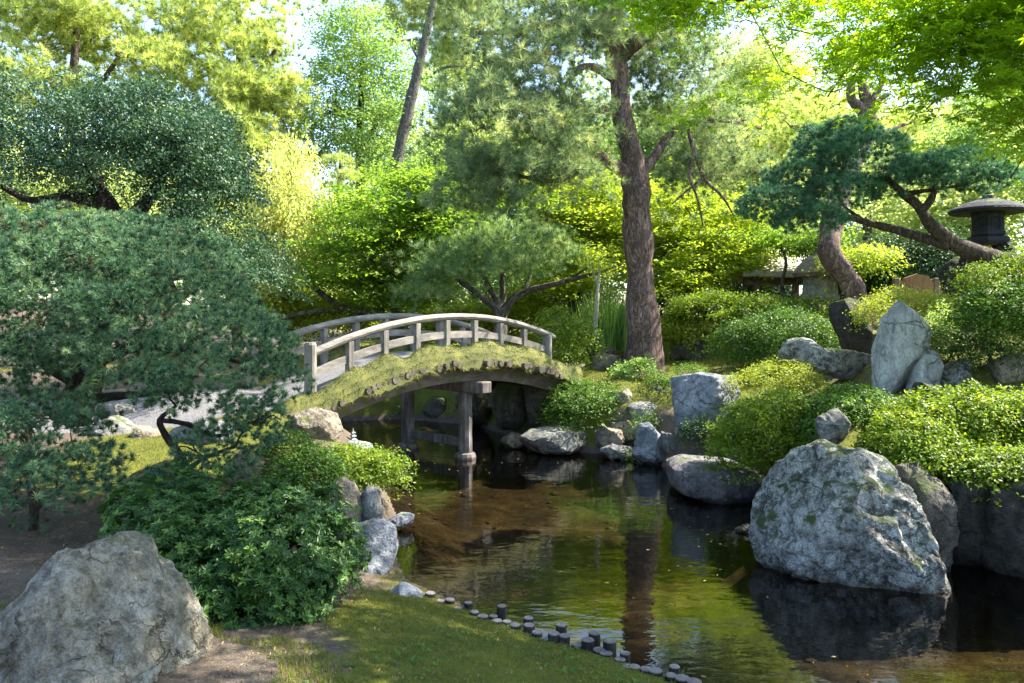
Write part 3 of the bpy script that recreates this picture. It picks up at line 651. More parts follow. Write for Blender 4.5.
def clusters(blobs, dens, rg, shell=(0.6, 1.0), gate=None, gfreq=1.0, low=-1.0, lump=0.2, lfreq=2.3, seed=0, cell=None, amp=0.0):
    """cluster centres and outward normals over ellipsoids (px, py, rx_px, rz_px, Y, depth_m)"""
    PO, NO = [], []
    for k, b in enumerate(blobs):
        c = P(b[0], b[1], b[4]); r = np.array((b[2] * b[4] / F, b[5], b[3] * b[4] / F))
        a = 4 * PI * (((r[0] * r[1]) ** 1.6 + (r[0] * r[2]) ** 1.6 + (r[1] * r[2]) ** 1.6) / 3) ** (1 / 1.6)
        n = max(6, int(dens * a))
        d = unit(rg.normal(size=(n, 3)))
        d = d[(d[:, 2] > low) | (rg.random(n) < 0.12)]
        s = rg.uniform(shell[0] ** 2, shell[1] ** 2, len(d)) ** 0.5
        bumpv = 1 + lump * fbm(d * lfreq + k * 3.7 + seed, seed + k, 3)
        p = c + d * r * (s * bumpv)[:, None]; nn = unit(d / r)
        if cell and len(p) > 8:
            kc = int(np.clip(a / cell ** 2 * 1.1, 4, 420)); ci = rg.choice(len(p), min(kc, len(p)), replace=False)
            cen = p[ci]; best = np.full(len(p), 1e9); bi = np.zeros(len(p), int)
            for q in range(len(cen)):
                dd = ((p - cen[q]) ** 2).sum(1); m_ = dd < best; best[m_] = dd[m_]; bi[m_] = q
            up_ = 1 - best / (cell * .75) ** 2
            own = unit(p - (cen[bi] - nn[ci][bi] * cell * .45))
            p = p + nn * (amp * np.clip(up_, -1.2, 1))[:, None] + nn[ci][bi] * (amp * .6 * rg.normal(size=len(cen)))[bi][:, None]
            nn = unit(nn * .35 + own)
            kp = (up_ > -.15) | (rg.random(len(p)) < .22); p, nn = p[kp], nn[kp]
        PO.append(p); NO.append(nn)
    p, n = np.concatenate(PO), np.concatenate(NO)
    if gate is not None:
        keep = fbm(p * gfreq, seed + 50, 3) > gate
        p, n = p[keep], n[keep]
    return p, n

def sprays(blobs, rg, dens, R, per, thick=.1, gap=None, shell=(.3, 1.05), gate=None, gfreq=1, low=-1, lump=.28, lfreq=2.3, tilt=.3, droop=.2, seed=0, long=1.35):
    """boughs: flat irregular fans of foliage set apart from one another through the crown"""
    c, n = clusters(blobs, dens, rg, shell, gate, gfreq, low, lump, lfreq, seed)
    if gap:
        _, ui = np.unique(np.floor(c / gap).astype(np.int64) @ np.array((73856093, 19349663, 83492791)), return_index=True)
        c, n = c[ui], n[ui]
    m = len(c); up = np.array((0, 0, 1.0))
    ax = unit(n * tilt + up * (1 - tilt) + rg.normal(size=(m, 3)) * .22)
    o = n + rg.normal(size=(m, 3)) * .5; o = unit(o - ax * (o * ax).sum(1, keepdims=True)); b = np.cross(ax, o)
    Rr = R * rg.uniform(.55, 1.35, m)
    k = np.repeat(np.arange(m), per); N_ = len(k)
    th = rg.uniform(0, 2 * PI, N_); ph = rg.uniform(0, 6.28, m)[k]
    r = np.sqrt(rg.random(N_)) * (1 + .35 * np.sin(3 * th + ph) * .8)
    x, y = r * np.cos(th) * long, r * np.sin(th)
    p = c[k] + (Rr[k] * x)[:, None] * o[k] + (Rr[k] * y)[:, None] * b[k] + ax[k] * (thick * rg.normal(size=N_))[:, None] - up * (droop * r ** 2 * Rr[k])[:, None]
    nn = unit(ax[k] + .7 * r[:, None] * (o[k] * np.cos(th)[:, None] + b[k] * np.sin(th)[:, None]))
    global SPRAY_TINT
    SPRAY_TINT = rg.normal(0, .13, m)[k]
    return p, nn
SPRAY_TINT = None

def leaves(cl, pos, nrm, rg, per, spread, size, T=T_RHOMB, up=0.5, rand=0.6, flat=0.6, droop=0.0, out=0.5, var=0.3):
    n = len(pos)
    q = np.repeat(pos, per, 0); m = np.repeat(nrm, per, 0); N_ = len(q)
    off = rg.normal(size=(N_, 3)) * spread; off[:, 2] *= flat
    q = q + off
    nn = unit(m * out + np.array((0, 0, up)) + rg.normal(size=(N_, 3)) * rand)
    ax = rg.normal(size=(N_, 3)) + m * 0.7; ax[:, 2] -= droop
    ax -= nn * (ax * nn).sum(1, keepdims=True)
    kt = SPRAY_TINT if SPRAY_TINT is not None and len(SPRAY_TINT) == n else 0
    tint = np.clip(np.repeat(rg.normal(0.45, 0.13, n) + kt, per) + rg.normal(0, 0.13, N_), 0, 1)
    cl.put(T, q, ax, nn, size * rg.uniform(1 - var, 1 + var, N_), tint)

def rosettes(cl, pos, nrm, rg, per, size, T=T_OVAL, lift=0.35, var=0.25):
    """whorls of leaves at twig ends"""
    n = len(pos)
    ax0 = unit(nrm + np.array((0, 0, .7)) + rg.normal(size=(n, 3)) * .35)
    t = unit(np.cross(ax0, rg.normal(size=(n, 3)))); b = np.cross(ax0, t)
    th = (np.arange(per) / per * 2 * PI)[None] + rg.uniform(0, 6.28, (n, 1)) + rg.normal(0, .2, (n, per))
    lf = lift + rg.normal(0, .22, (n, per))
    d = np.cos(th)[..., None] * t[:, None] + np.sin(th)[..., None] * b[:, None] + lf[..., None] * ax0[:, None]
    d = unit(d).reshape(-1, 3); A = np.repeat(ax0, per, 0)
    nn = unit(A - d * (A * d).sum(1, keepdims=True))
    q = np.repeat(pos, per, 0) + d * size * 0.1
    tint = np.clip(np.repeat(rg.normal(0.42, 0.2, n), per) + rg.normal(0, .1, n * per), 0, 1)
    cl.put(T, q, d, nn, size * rg.uniform(1 - var, 1 + var, n * per), tint)

def tufts(cl, pos, nrm, rg, per, length, width, spread=0.75, up=0.5, droop=0.0, var=0.25, back=0.6, tv=0.18, gap=None):
    """pine shoots: needles radiating round an axis"""
    n_in = len(pos)
    if gap:
        _, ui = np.unique(np.floor(pos / gap).astype(np.int64) @ np.array((73856093, 19349663, 83492791)), return_index=True)
        pos, nrm = pos[ui], nrm[ui]
    kt = SPRAY_TINT[ui] if (gap and SPRAY_TINT is not None and len(SPRAY_TINT) == n_in) else (SPRAY_TINT if SPRAY_TINT is not None and len(SPRAY_TINT) == len(pos) else 0)
    n = len(pos)
    ax = unit(nrm * 0.8 + np.array((0, 0, up)) + rg.normal(size=(n, 3)) * .3)
    d = unit(np.repeat(ax, per, 0) + rg.normal(size=(n * per, 3)) * spread + np.array((0, 0, -droop)))
    N_ = len(d)
    q = np.repeat(pos, per, 0) - np.repeat(ax, per, 0) * (rg.random((N_, 1)) * length * back)
    nn = unit(np.cross(d, rg.normal(size=(N_, 3))))
    tint = np.clip(np.repeat(rg.normal(0.44, tv * .8, n) + kt, per) + rg.normal(0, .1, N_), 0, 1)
    cl.put(T_NEEDLE, q, d, nn, np.repeat(rg.uniform(.7, 1.3, n), per) * length * rg.uniform(1 - var, 1 + var, N_), tint, np.full(N_, width))

def strands(cl, pos, rg, per, length, size, T=T_RHOMB):
    """weeping threads of small scales"""
    n = len(pos)
    ax = rg.normal(size=(n, 3)) * .35; ax[:, 2] = -1; ax = unit(ax)
    k = np.tile(np.linspace(0, 1, per), n)
    q = np.repeat(pos, per, 0) + np.repeat(ax * (length * rg.uniform(.6, 1.3, (n, 1))), per, 0) * k[:, None]
    N_ = len(q); q += rg.normal(size=(N_, 3)) * size * .3
    d = unit(np.repeat(ax, per, 0) + rg.normal(size=(N_, 3)) * .45)
    nn = unit(rg.normal(size=(N_, 3)) + np.array((0, -.3, .3)))
    tint = np.clip(np.repeat(rg.normal(.5, .2, n), per) + rg.normal(0, .1, N_), 0, 1)
    cl.put(T, q, d, nn, size * rg.uniform(.7, 1.3, N_), tint)

def limb(mb, spec, n=9, wob=0.25, seed=0, step=None):
    """spec: list of (px, py, Y, width_px)"""
    pts = np.array([P(a, b, Y) for a, b, Y, w in spec]); rad = np.array([w * Y / F / 2 for a, b, Y, w in spec])
    mb.tube(pts, rad, n, wob, seed, step or max(0.05, float(np.linalg.norm(pts[-1] - pts[0])) / 26))

def twigs(mb, start, ends, rg, r0=0.03, r1=0.006, bend=0.15, n=5):
    for e in ends:
        s = start[rg.integers(len(start))] if isinstance(start, list) else start
        s, e = np.asarray(s, float), np.asarray(e, float)
        l = np.linalg.norm(e - s)
        mid = (s + e) / 2 + rg.normal(size=3) * l * bend
        mb.tube([s, mid, e], [r0, (r0 + r1) / 2, r1], n, 0, 0, max(0.06, l / 9))

def grown(mb, root, pos, rg, count, r0, r1=0.006, bend=0.12, share=0.45):
    """limbs that fork from root towards a sample of the leaf clusters"""
    if len(pos) == 0: return
    nodes = [np.asarray(root, float)]; rr = [r0]
    order = rg.permutation(len(pos))[:count]
    tg = pos[order]; tg = tg[np.argsort(np.linalg.norm(tg - root, axis=1))]
    for e in tg:
        A = np.array(nodes); d = np.linalg.norm(A - e, axis=1) + 0.25 * np.linalg.norm(A - root, axis=1)
        k = int(np.argmin(d)); s = A[k]; l = np.linalg.norm(e - s)
        if l < 0.05: continue
        mid = s * .5 + e * .5 + rg.normal(size=3) * l * bend + np.array((0, 0, .06 * l))
        ra = rr[k] * 0.72
        mb.tube([s, mid, e], [ra, (ra + r1) * .5, max(r1, ra * .4)], 5, 0, 0, max(.08, l / 8))
        nodes += [mid, e]; rr += [max(r1, (ra + r1) * .55), max(r1, ra * .5)]

SHRUBS = 'clipped shrubs round the pond'
def shrub(blobs, mat, label, seed, kind='leaf', dens=420, size=0.03, per=5, spread=0.035, shell=(.66, 1.05), low=-.45, base=None, lump=.30, name='shrub', cat='shrub', group=None, stems=8, lfreq=2.3, gate=None, cell=None):
    rg = RNG(seed)
    if cell is None: cell = 0.0165 * blobs[0][4] + .03
    Yd = blobs[0][4]
    if kind == 'leaf': ps, ns = sprays(blobs, rg, dens / 2.6, .0125 * Yd + .015, 9, 0.0016 * Yd, .0095 * Yd, shell, gate, 1.6, low, lump, lfreq, .55, .45, seed, 1.25)
    else: ps, ns = clusters(blobs, dens, rg, shell, gate, 1.6, low, lump, lfreq, seed, cell, cell * .38)
    c0 = P(blobs[0][0], blobs[0][1], blobs[0][4])
    if base is None: base = (c0[0], c0[1], gz(c0[0], c0[1]) if True else 0)
    t = empty(name, base, label, cat, group)
    cl = Cloud()
    if kind == 'rosette': rosettes(cl, ps, ns, rg, per, size)
    elif kind == 'tuft': tufts(cl, ps, ns, rg, per, size, spread)
    else: leaves(cl, ps, ns, rg, max(3, per - 2), spread * .75, size, up=.7, rand=.5)
    cl.build('foliage', M[mat], t)
    mb = MB()
    inner, _ = clusters(blobs, 12, rg, (.4, .85), seed=seed)
    grown(mb, np.array(base) - (0, 0, .03), inner, rg, stems * 4, 0.022, 0.003)
    mb.build('stem', M['bark_dark'], t)
    return t

def build_shrubs():
    S = shrub
    S([(236, 574, 112, 70, 4.75, .62), (180, 540, 72, 46, 4.9, .45), (278, 550, 60, 48, 4.8, .5), (225, 610, 92, 48, 4.5, .45)], 'azalea', 'glossy deep green azalea mound overhanging the soil beside the craggy boulder', 101, 'rosette', 1350, .032, 7, cell=.2, base=(-1.7, 4.8, .45), name='azalea_shrub', lump=.25, lfreq=3.2, stems=12, shell=(.78, 1.06))
    S([(292, 468, 42, 36, 7.1, .42), (268, 490, 36, 26, 7.0, .35), (318, 480, 30, 30, 7.1, .3)], 'boxleaf', 'loose small-leaved bush directly behind the glossy azalea mound', 102, 'leaf', 560, .032, 6)
    S([(352, 468, 46, 22, 8.2, .45), (382, 470, 24, 18, 8.2, .35), (328, 466, 26, 18, 8.1, .3)], 'brightshrub', 'low light green bush in front of the white pagoda stone', 103, 'leaf', 560, .034, 6)
    S([(586, 402, 36, 24, 12.3, .5), (564, 410, 20, 18, 12.4, .4), (604, 398, 18, 18, 12.4, .35)], 'boxleaf', 'dense clipped dome shrub beside the water below the slim pale stem', 104, 'leaf', 380, .038, 6, .045)
    S([(560, 356, 24, 32, 13.6, .55), (578, 342, 22, 24, 13.8, .5), (548, 374, 18, 18, 13.4, .4), (556, 326, 18, 20, 14.0, .4)], 'brightshrub', 'tall leafy light green shrub crowding the right end of the bridge', 105, 'leaf', 300, .045, 6, .05)
    S([(772, 430, 50, 38, 8.8, .55), (740, 446, 26, 26, 8.7, .4), (802, 440, 26, 30, 8.7, .4)], 'brightshrub', 'round yellow green shrub between flat-topped block and biggest boulder', 106, 'leaf', 480, .034, 7, .032)
    S([(856, 412, 44, 28, 8.3, .5), (830, 424, 26, 24, 8.2, .4), (880, 424, 30, 26, 8.2, .4)], 'boxleaf', 'mid green shrub directly above the biggest boulder', 107, 'leaf', 480, .034, 7, .032)
    S([(962, 424, 66, 38, 7.5, .6), (912, 440, 40, 30, 7.2, .45), (1012, 430, 56, 42, 7.4, .6), (980, 462, 62, 24, 6.85, .45), (925, 456, 34, 20, 6.9, .35)], 'brightshrub', 'wide sprawling sunlit shrub overhanging the dark bank rocks', 108, 'leaf', 480, .036, 7, .035, base=(4.3, 7.6, 1.1))
    S([(1005, 316, 44, 34, 8.6, .5), (1040, 310, 40, 40, 8.6, .5)], 'boxleaf', 'rounded shrub at the right edge under the lantern', 109, 'leaf', 460, .035, 7, .035)
    S([(782, 334, 46, 26, 13, .8), (815, 338, 30, 20, 12.8, .6), (745, 340, 30, 22, 13.2, .6), (770, 352, 40, 14, 12.8, .5)], 'boxleaf', 'broad spreading shrub behind the white-speckled rock', 110, 'leaf', 300, .040, 7, .05)
    S([(780, 372, 34, 13, 10.4, .4), (750, 380, 24, 10, 10.2, .3), (800, 384, 24, 12, 10.2, .35)], 'yellowshrub', 'low yellowish ground shrub in front of the white-speckled rock', 111, 'leaf', 460, .028, 6, .035)
    S([(905, 302, 40, 14, 10.4, .4), (880, 312, 22, 14, 10.2, .3), (935, 308, 24, 18, 10.2, .35)], 'yellowshrub', 'thin olive shrub spilling over the top of the tall pointed stone', 112, 'leaf', 380, .03, 6, .04)
    S([(944, 330, 14, 26, 9.4, .2), (932, 345, 12, 16, 9.3, .15)], 'fargreen', 'trailing round-leaved creeper beside the tall pointed stone', 113, 'leaf', 420, .034, 5, .035, name='creeper', cat='plant')
    S([(640, 366, 14, 8, 12.9, .25), (622, 372, 10, 7, 12.8, .2)], 'fargreen', 'small bright fern at the foot of the tall pine', 114, 'leaf', 420, .05, 6, .05, name='fern', cat='plant')
    S([(662, 384, 18, 14, 12.4, .3), (690, 372, 16, 8, 12.0, .3)], 'boxleaf', 'small low shrub right of the tall pine roots', 115, 'leaf', 420, .032, 6, .04)
    S([(648, 424, 12, 14, 11.5, .2)], 'boxleaf', 'tiny dark tuft shrub above the triangular stone', 116, 'leaf', 420, .03, 6, .04)
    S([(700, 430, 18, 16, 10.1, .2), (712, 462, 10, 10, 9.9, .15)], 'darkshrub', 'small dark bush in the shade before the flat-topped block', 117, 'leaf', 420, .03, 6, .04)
    S([(566, 430, 13, 5, 12.0, .25)], 'fargreen', 'flat creeping plant over the low rounded grey rock', 118, 'leaf', 460, .035, 6, .04, name='creeper', cat='plant')
    S([(636, 455, 12, 7, 11.2, .12)], 'fargreen', 'tiny bright fern sprouting between waterline stones', 119, 'leaf', 600, .03, 5, .03, name='fern', cat='plant')
    # mid distance hedges and bushes behind bridge and pine
    S([(690, 330, 34, 14, 16, .8), (660, 336, 20, 14, 16.2, .7)], 'yellowshrub', 'low golden shrub right of the pine trunk', 120, 'leaf', 150, .06, 6, .08)
    S([(520, 318, 36, 26, 19, 1.2), (470, 324, 40, 22, 19, 1.2)], 'yellowshrub', 'sunny bush beyond the crown of the bridge', 121, 'leaf', 110, .075, 7, .10)
    S([(330, 316, 50, 22, 18, 1.2), (285, 310, 40, 26, 18, 1.2)], 'yellowshrub', 'sunny bush behind the left part of the railing', 122, 'leaf', 110, .075, 7, .10)
    S([(410, 318, 50, 18, 20, 1.2)], 'brightshrub', 'green bush behind the middle of the bridge railing', 123, 'leaf', 110, .075, 7, .10)
    S([(735, 296, 46, 34, 22, 1.5), (690, 290, 40, 30, 22.5, 1.5)], 'darkshrub', 'dark evergreen bush in shade beyond the golden shrub', 124, 'leaf', 90, .09, 7, .12)
    S([(575, 292, 36, 30, 22, 1.5)], 'darkshrub', 'dark evergreen bush behind the tall reeds', 125, 'leaf', 90, .09, 7, .12)
    S([(868, 276, 50, 34, 16, 1.2), (915, 268, 44, 40, 15, 1.2)], 'darkshrub', 'dark leafy mass between the leaning trunk and the timber panel', 126, 'leaf', 150, .065, 7, .10)
    S([(862, 258, 34, 12, 14.2, .7)], 'mapleyellow', 'bright yellow green spray beside the leaning trunk', 127, 'leaf', 160, .055, 6, .08)
    S([(800, 312, 46, 14, 15, .8), (760, 306, 26, 12, 15.3, .7)], 'brightshrub', 'bright bush around the base of the squat lantern', 128, 'leaf', 180, .055, 6, .08)
    S([(995, 278, 36, 16, 9.0, .4), (1030, 270, 30, 20, 9.0, .4)], 'brightshrub', 'light green bush round the root of the leaning pine limb', 129, 'leaf', 420, .03, 7, .04)
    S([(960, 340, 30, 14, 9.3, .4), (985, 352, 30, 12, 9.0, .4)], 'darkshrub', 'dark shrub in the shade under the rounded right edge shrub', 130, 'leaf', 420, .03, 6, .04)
    S([(60, 232, 60, 22, 15, 1.0), (10, 226, 40, 20, 15, 1.0)], 'yellowshrub', 'sunlit bush seen through the holly branches', 131, 'leaf', 110, .07, 6, .1)
    S([(225, 388, 40, 10, 12.5, .6)], 'boxleaf', 'low bush across the gravel path behind the dome pine', 132, 'leaf', 200, .05, 6, .07)
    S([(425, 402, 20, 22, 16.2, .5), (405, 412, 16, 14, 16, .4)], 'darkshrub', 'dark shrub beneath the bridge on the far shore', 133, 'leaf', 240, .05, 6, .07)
build_shrubs()

def tree(name, label, crown, trunk, bark, mat, seed, kind='leaf', dens=60, shell=(.45, 1.05), gate=-.12, gfreq=.9, low=-.7, lump=.28, limbs=26, r0=.06, root=None, cat='tree', group=None, base=None, tr_n=10, wob=.22, pads=False, lfreq=2.3, crown_name='crown', cell=None, amp=0.0, spray=None, **kw):
    """trunk: list of limb specs (first is the stem, from the ground up); crown: ellipsoids; all at real distances"""
    rg = RNG(seed)
    b0 = trunk[0][0]
    base = P(*b0[:3]) if base is None else base
    t = empty(name, base, label, cat, group)
    mb = MB()
    for k, s in enumerate(trunk): limb(mb, s, tr_n, wob, seed + k)
    tm = mb.build('trunk', M[bark], t, shade=True)
    tips = [P(*s[-1][:3]) for s in trunk] + [P(*s[len(s) // 2][:3]) for s in trunk[1:]]
    groups = [[b] for b in crown] if pads else [crown]
    bb = MB(); any_b = False
    for gi, g in enumerate(groups):
        if spray: ps, ns = sprays(g, rg, shell=shell, gate=gate, gfreq=gfreq, low=low, lump=lump, lfreq=lfreq, seed=seed + gi * 11, **spray)
        else: ps, ns = clusters(g, dens, rg, shell, gate, gfreq, low, lump, lfreq, seed + gi * 11, cell, amp)
        cl = Cloud()
        if kind == 'leaf': leaves(cl, ps, ns, rg, **kw)
        elif kind == 'tuft': tufts(cl, ps, ns, rg, **kw)
        elif kind == 'strand': strands(cl, ps, rg, **kw)
        elif kind == 'rosette': rosettes(cl, ps, ns, rg, **kw)
        cl.build('foliage_pad' if pads else crown_name, M[mat], t)
        c = np.mean(ps, axis=0)
        rt = min(tips, key=lambda q: np.linalg.norm(q - c)) if root is None else P(*root)
        inner, _ = clusters(g, 14, rg, (.2, .9), seed=seed + gi)
        grown(bb, rt, inner, rg, max(6, limbs // (len(groups) if pads else 1)), r0)
        if pads and bb.n: bb.build('branch', M[bark], t); bb = MB()
    if bb.n: bb.build('branch', M[bark], t)
    return t

def build_trees():
    # --- tall red pine by the pond
    Y = 14.0
    mainpine = tree('pine_tree', 'tall old pine with thick scaly trunk rising from the far bank',
        [(486, 40, 48, 38, 13, 1.3), (548, 28, 60, 34, 13.5, 1.4), (474, 98, 32, 24, 12.6, .9), (500, 110, 70, 28, 12.8, 1.2), (472, 160, 42, 30, 12.8, 1.0), (525, 168, 66, 28, 13, 1.1), (560, 100, 50, 34, 13.4, 1.0), (560, 140, 46, 30, 13.2, .9), (490, 190, 46, 18, 12.9, .8), (500, 70, 60, 24, 12.9, 1.0), (724, 140, 44, 26, 14.6, 1.1),
         (600, 30, 60, 40, 14.5, 1.6), (660, 50, 60, 40, 15, 1.6), (700, 100, 56, 36, 15, 1.5), (735, 160, 40, 30, 15.2, 1.2), (690, 170, 30, 26, 15, 1.0), (640, 95, 40, 24, 15.5, 1.2), (520, -30, 110, 40, 14, 2), (640, -40, 110, 50, 14.5, 2), (468, -16, 50, 36, 13, 1.6)],
        [[(640, 392, 14.0, 56), (641, 376, 14.0, 43), (643, 340, 14.0, 36), (641, 290, 14.0, 32), (637, 240, 14.0, 28), (636, 205, 14.0, 27), (637, 182, 14.0, 30), (631, 152, 14.0, 22), (622, 118, 14.0, 21), (618, 70, 14.0, 19), (612, 20, 14.0, 20), (606, -40, 14, 15)],
         [(634, 366, 13.9, 20), (624, 380, 13.8, 14), (612, 392, 13.7, 8)], [(650, 366, 13.9, 18), (662, 378, 13.8, 12), (676, 386, 13.7, 7)], [(640, 370, 13.8, 20), (640, 386, 13.5, 14), (646, 402, 13.2, 7)],
         [(634, 178, 14.0, 17), (618, 168, 13.8, 13), (602, 158, 13.6, 11), (596, 154, 13.55, 11)],
         [(636, 176, 14.0, 16), (652, 160, 14.0, 11), (664, 142, 14.1, 8.5), (682, 126, 14.2, 6.5), (720, 120, 14.4, 5), (760, 128, 14.8, 3)],
         [(618, 60, 14, 14), (640, 40, 13.8, 13), (668, 24, 13.6, 9), (700, 14, 13.5, 6)],
         [(616, 80, 14, 10), (586, 66, 13.6, 7), (560, 90, 13.4, 5), (530, 108, 13, 4)],
         [(614, 40, 14, 11), (570, 22, 13.6, 8), (520, 30, 13.3, 6), (470, 34, 13, 4)],
         [(620, 100, 14, 9), (592, 112, 13.5, 5), (560, 98, 13.2, 4), (500, 112, 12.9, 3), (450, 100, 12.7, 2)],
         [(600, 158, 13.6, 7), (560, 180, 13.3, 5), (520, 176, 13.1, 4), (470, 160, 12.9, 3)],
         [(686, 124, 14.2, 4), (694, 150, 14.0, 4), (704, 178, 14.0, 3.4), (722, 196, 14, 2.6), (734, 216, 14, 1.6)],
         [(694, 150, 14.0, 3), (690, 176, 13.9, 3), (698, 200, 13.9, 2.4), (703, 226, 13.9, 1.4)],
         [(704, 178, 14.0, 2.4), (688, 190, 14.0, 2), (672, 204, 14.0, 1.4)]],
        'bark_red', 'redpine', 201, 'tuft', shell=(.3, 1.05), gate=-.10, gfreq=.9, low=-.9, lump=.3, limbs=150, r0=.03, tr_n=20, wob=.34, spray=dict(dens=6.2, R=.48, per=10, thick=.05, tilt=.2, droop=.45), per=34, length=.14, width=.009, spread=.8, up=.1, droop=.3, back=.2, tv=.24)
    # peeled scar on the trunk
    # --- small spreading pine behind the bridge
    tree('pine_tree', 'umbrella shaped small pine with forked limbs behind the bridge',
        [(470, 256, 46, 26, 15.6, 1.0), (440, 272, 32, 20, 15.4, .8), (510, 238, 54, 24, 15.8, 1.1), (545, 250, 42, 22, 16, 1.0), (430, 290, 20, 14, 15.4, .6), (500, 262, 40, 16, 15.2, .8)],
        [[(500, 336, 15.8, 15), (501, 322, 15.8, 13), (500, 314, 15.8, 12), (494, 306, 15.8, 9), (478, 294, 15.7, 7), (462, 282, 15.6, 6), (450, 272, 15.5, 3)],
         [(500, 316, 15.8, 10), (497, 300, 15.8, 7), (488, 286, 15.8, 6), (482, 270, 15.7, 4), (476, 256, 15.7, 3)],
         [(500, 316, 15.8, 9), (503, 296, 15.9, 6), (502, 276, 15.9, 5), (506, 256, 15.9, 3)],
         [(501, 318, 15.8, 11), (510, 302, 15.8, 8), (524, 292, 15.8, 7), (546, 286, 15.7, 6), (570, 280, 15.6, 5), (600, 272, 15.4, 3), (622, 264, 15.2, 2)],
         [(524, 292, 15.8, 5), (530, 276, 15.9, 4), (534, 258, 15.9, 3)], [(570, 280, 15.6, 3), (586, 268, 15.5, 2.4), (606, 256, 15.4, 1.4)]],
        'bark_grey', 'weepine', 202, 'tuft', shell=(.55, 1.04), gate=None, low=-.35, lump=.22, limbs=60, r0=.025, spray=dict(dens=9, R=.34, per=9, thick=.04, tilt=.4, droop=.35), per=34, length=.12, width=.009, spread=.75, up=.6, droop=.05, back=.2, tv=.24)
    # --- dome pine on the left
    tree('pine_tree', 'low dome shaped white pine spreading over the left bank',
        [(90, 292, 126, 74, 6.6, 1.5), (30, 300, 110, 80, 6.5, 1.4), (170, 318, 82, 62, 6.4, 1.1), (225, 340, 58, 44, 6.3, .8), (130, 262, 92, 46, 6.9, 1.2), (200, 368, 74, 24, 5.9, .6), (268, 366, 36, 18, 6.2, .45), (55, 258, 92, 46, 7.0, 1.2), (10, 368, 46, 22, 6.1, .6), (-20, 350, 70, 60, 6.4, 1), (120, 376, 26, 12, 6.0, .35)],
        [[(70, 420, 6.6, 40), (78, 400, 6.6, 32), (92, 370, 6.6, 26), (100, 346, 6.6, 22), (110, 320, 6.6, 16), (120, 290, 6.6, 9)],
         [(86, 386, 6.6, 18), (50, 366, 6.5, 14), (20, 340, 6.4, 9)], [(96, 360, 6.6, 16), (140, 346, 6.4, 10), (190, 350, 6.2, 6), (240, 362, 6.1, 4)],
         [(78, 400, 6.6, 14), (120, 396, 6.2, 8), (170, 392, 5.9, 5)]],
        'bark_dark', 'whitepine', 203, 'tuft', shell=(.86, 1.05), gate=None, low=-.25, lump=.2, limbs=70, r0=.03, lfreq=3.4, spray=dict(dens=34, R=.165, per=17, thick=.022, tilt=.6, droop=.35, gap=.205, long=1.2), per=50, length=.046, width=.0068, spread=1.0, up=.3, back=.1, tv=.24, gap=.066)
    tree('pine_tree', 'low pine mound with bare under-stems in front of the dome pine at left edge',
        [(30, 430, 62, 34, 5.5, .7), (70, 470, 40, 24, 5.3, .5), (20, 482, 44, 30, 5.3, .5), (-20, 440, 50, 50, 5.5, .7)],
        [[(30, 540, 5.4, 12), (34, 510, 5.4, 9), (30, 480, 5.4, 7), (28, 440, 5.5, 4)], [(34, 510, 5.4, 6), (60, 490, 5.3, 4), (72, 472, 5.3, 3)]],
        'bark_brown', 'whitepine', 204, 'tuft', shell=(.75, 1.05), gate=None, low=-.4, lump=.2, limbs=40, r0=.018, lfreq=3.4, spray=dict(dens=44, R=.14, per=14, thick=.02, tilt=.6, droop=.35, gap=.175, long=1.2), per=50, length=.042, width=.006, spread=1.0, up=.3, back=.1, tv=.24, gap=.06)
    tree('pine_tree', 'small twisted pine with separate tufted pads behind the azalea',
        [(240, 436, 34, 28, 5.9, .35), (268, 414, 24, 16, 5.9, .3), (215, 462, 28, 18, 5.9, .3), (168, 398, 24, 10, 5.8, .25), (170, 488, 34, 12, 5.6, .25), (186, 448, 12, 8, 5.9, .16)],
        [[(150, 520, 6.0, 10), (168, 490, 6.0, 9), (186, 470, 6.0, 8), (178, 452, 5.9, 7), (166, 436, 5.9, 7), (160, 420, 5.8, 6), (176, 406, 5.8, 3)], [(186, 470, 6, 5), (205, 458, 5.9, 4), (236, 446, 5.9, 3)],
         [(160, 420, 5.8, 5), (186, 424, 5.9, 5), (216, 436, 5.9, 4), (240, 426, 5.9, 3), (266, 418, 5.9, 2)], [(110, 500, 5.6, 3), (130, 484, 5.7, 3.4), (166, 478, 5.9, 4)]],
        'bark_dark', 'whitepine', 205, 'tuft', 620, (.55, 1.05), -.2, 3.0, -.5, .25, 50, .012, pads=True, cell=.17, amp=.06, per=46, length=.042, width=.0058, spread=1.0, up=.3, back=.1, tv=.26, gap=.066)
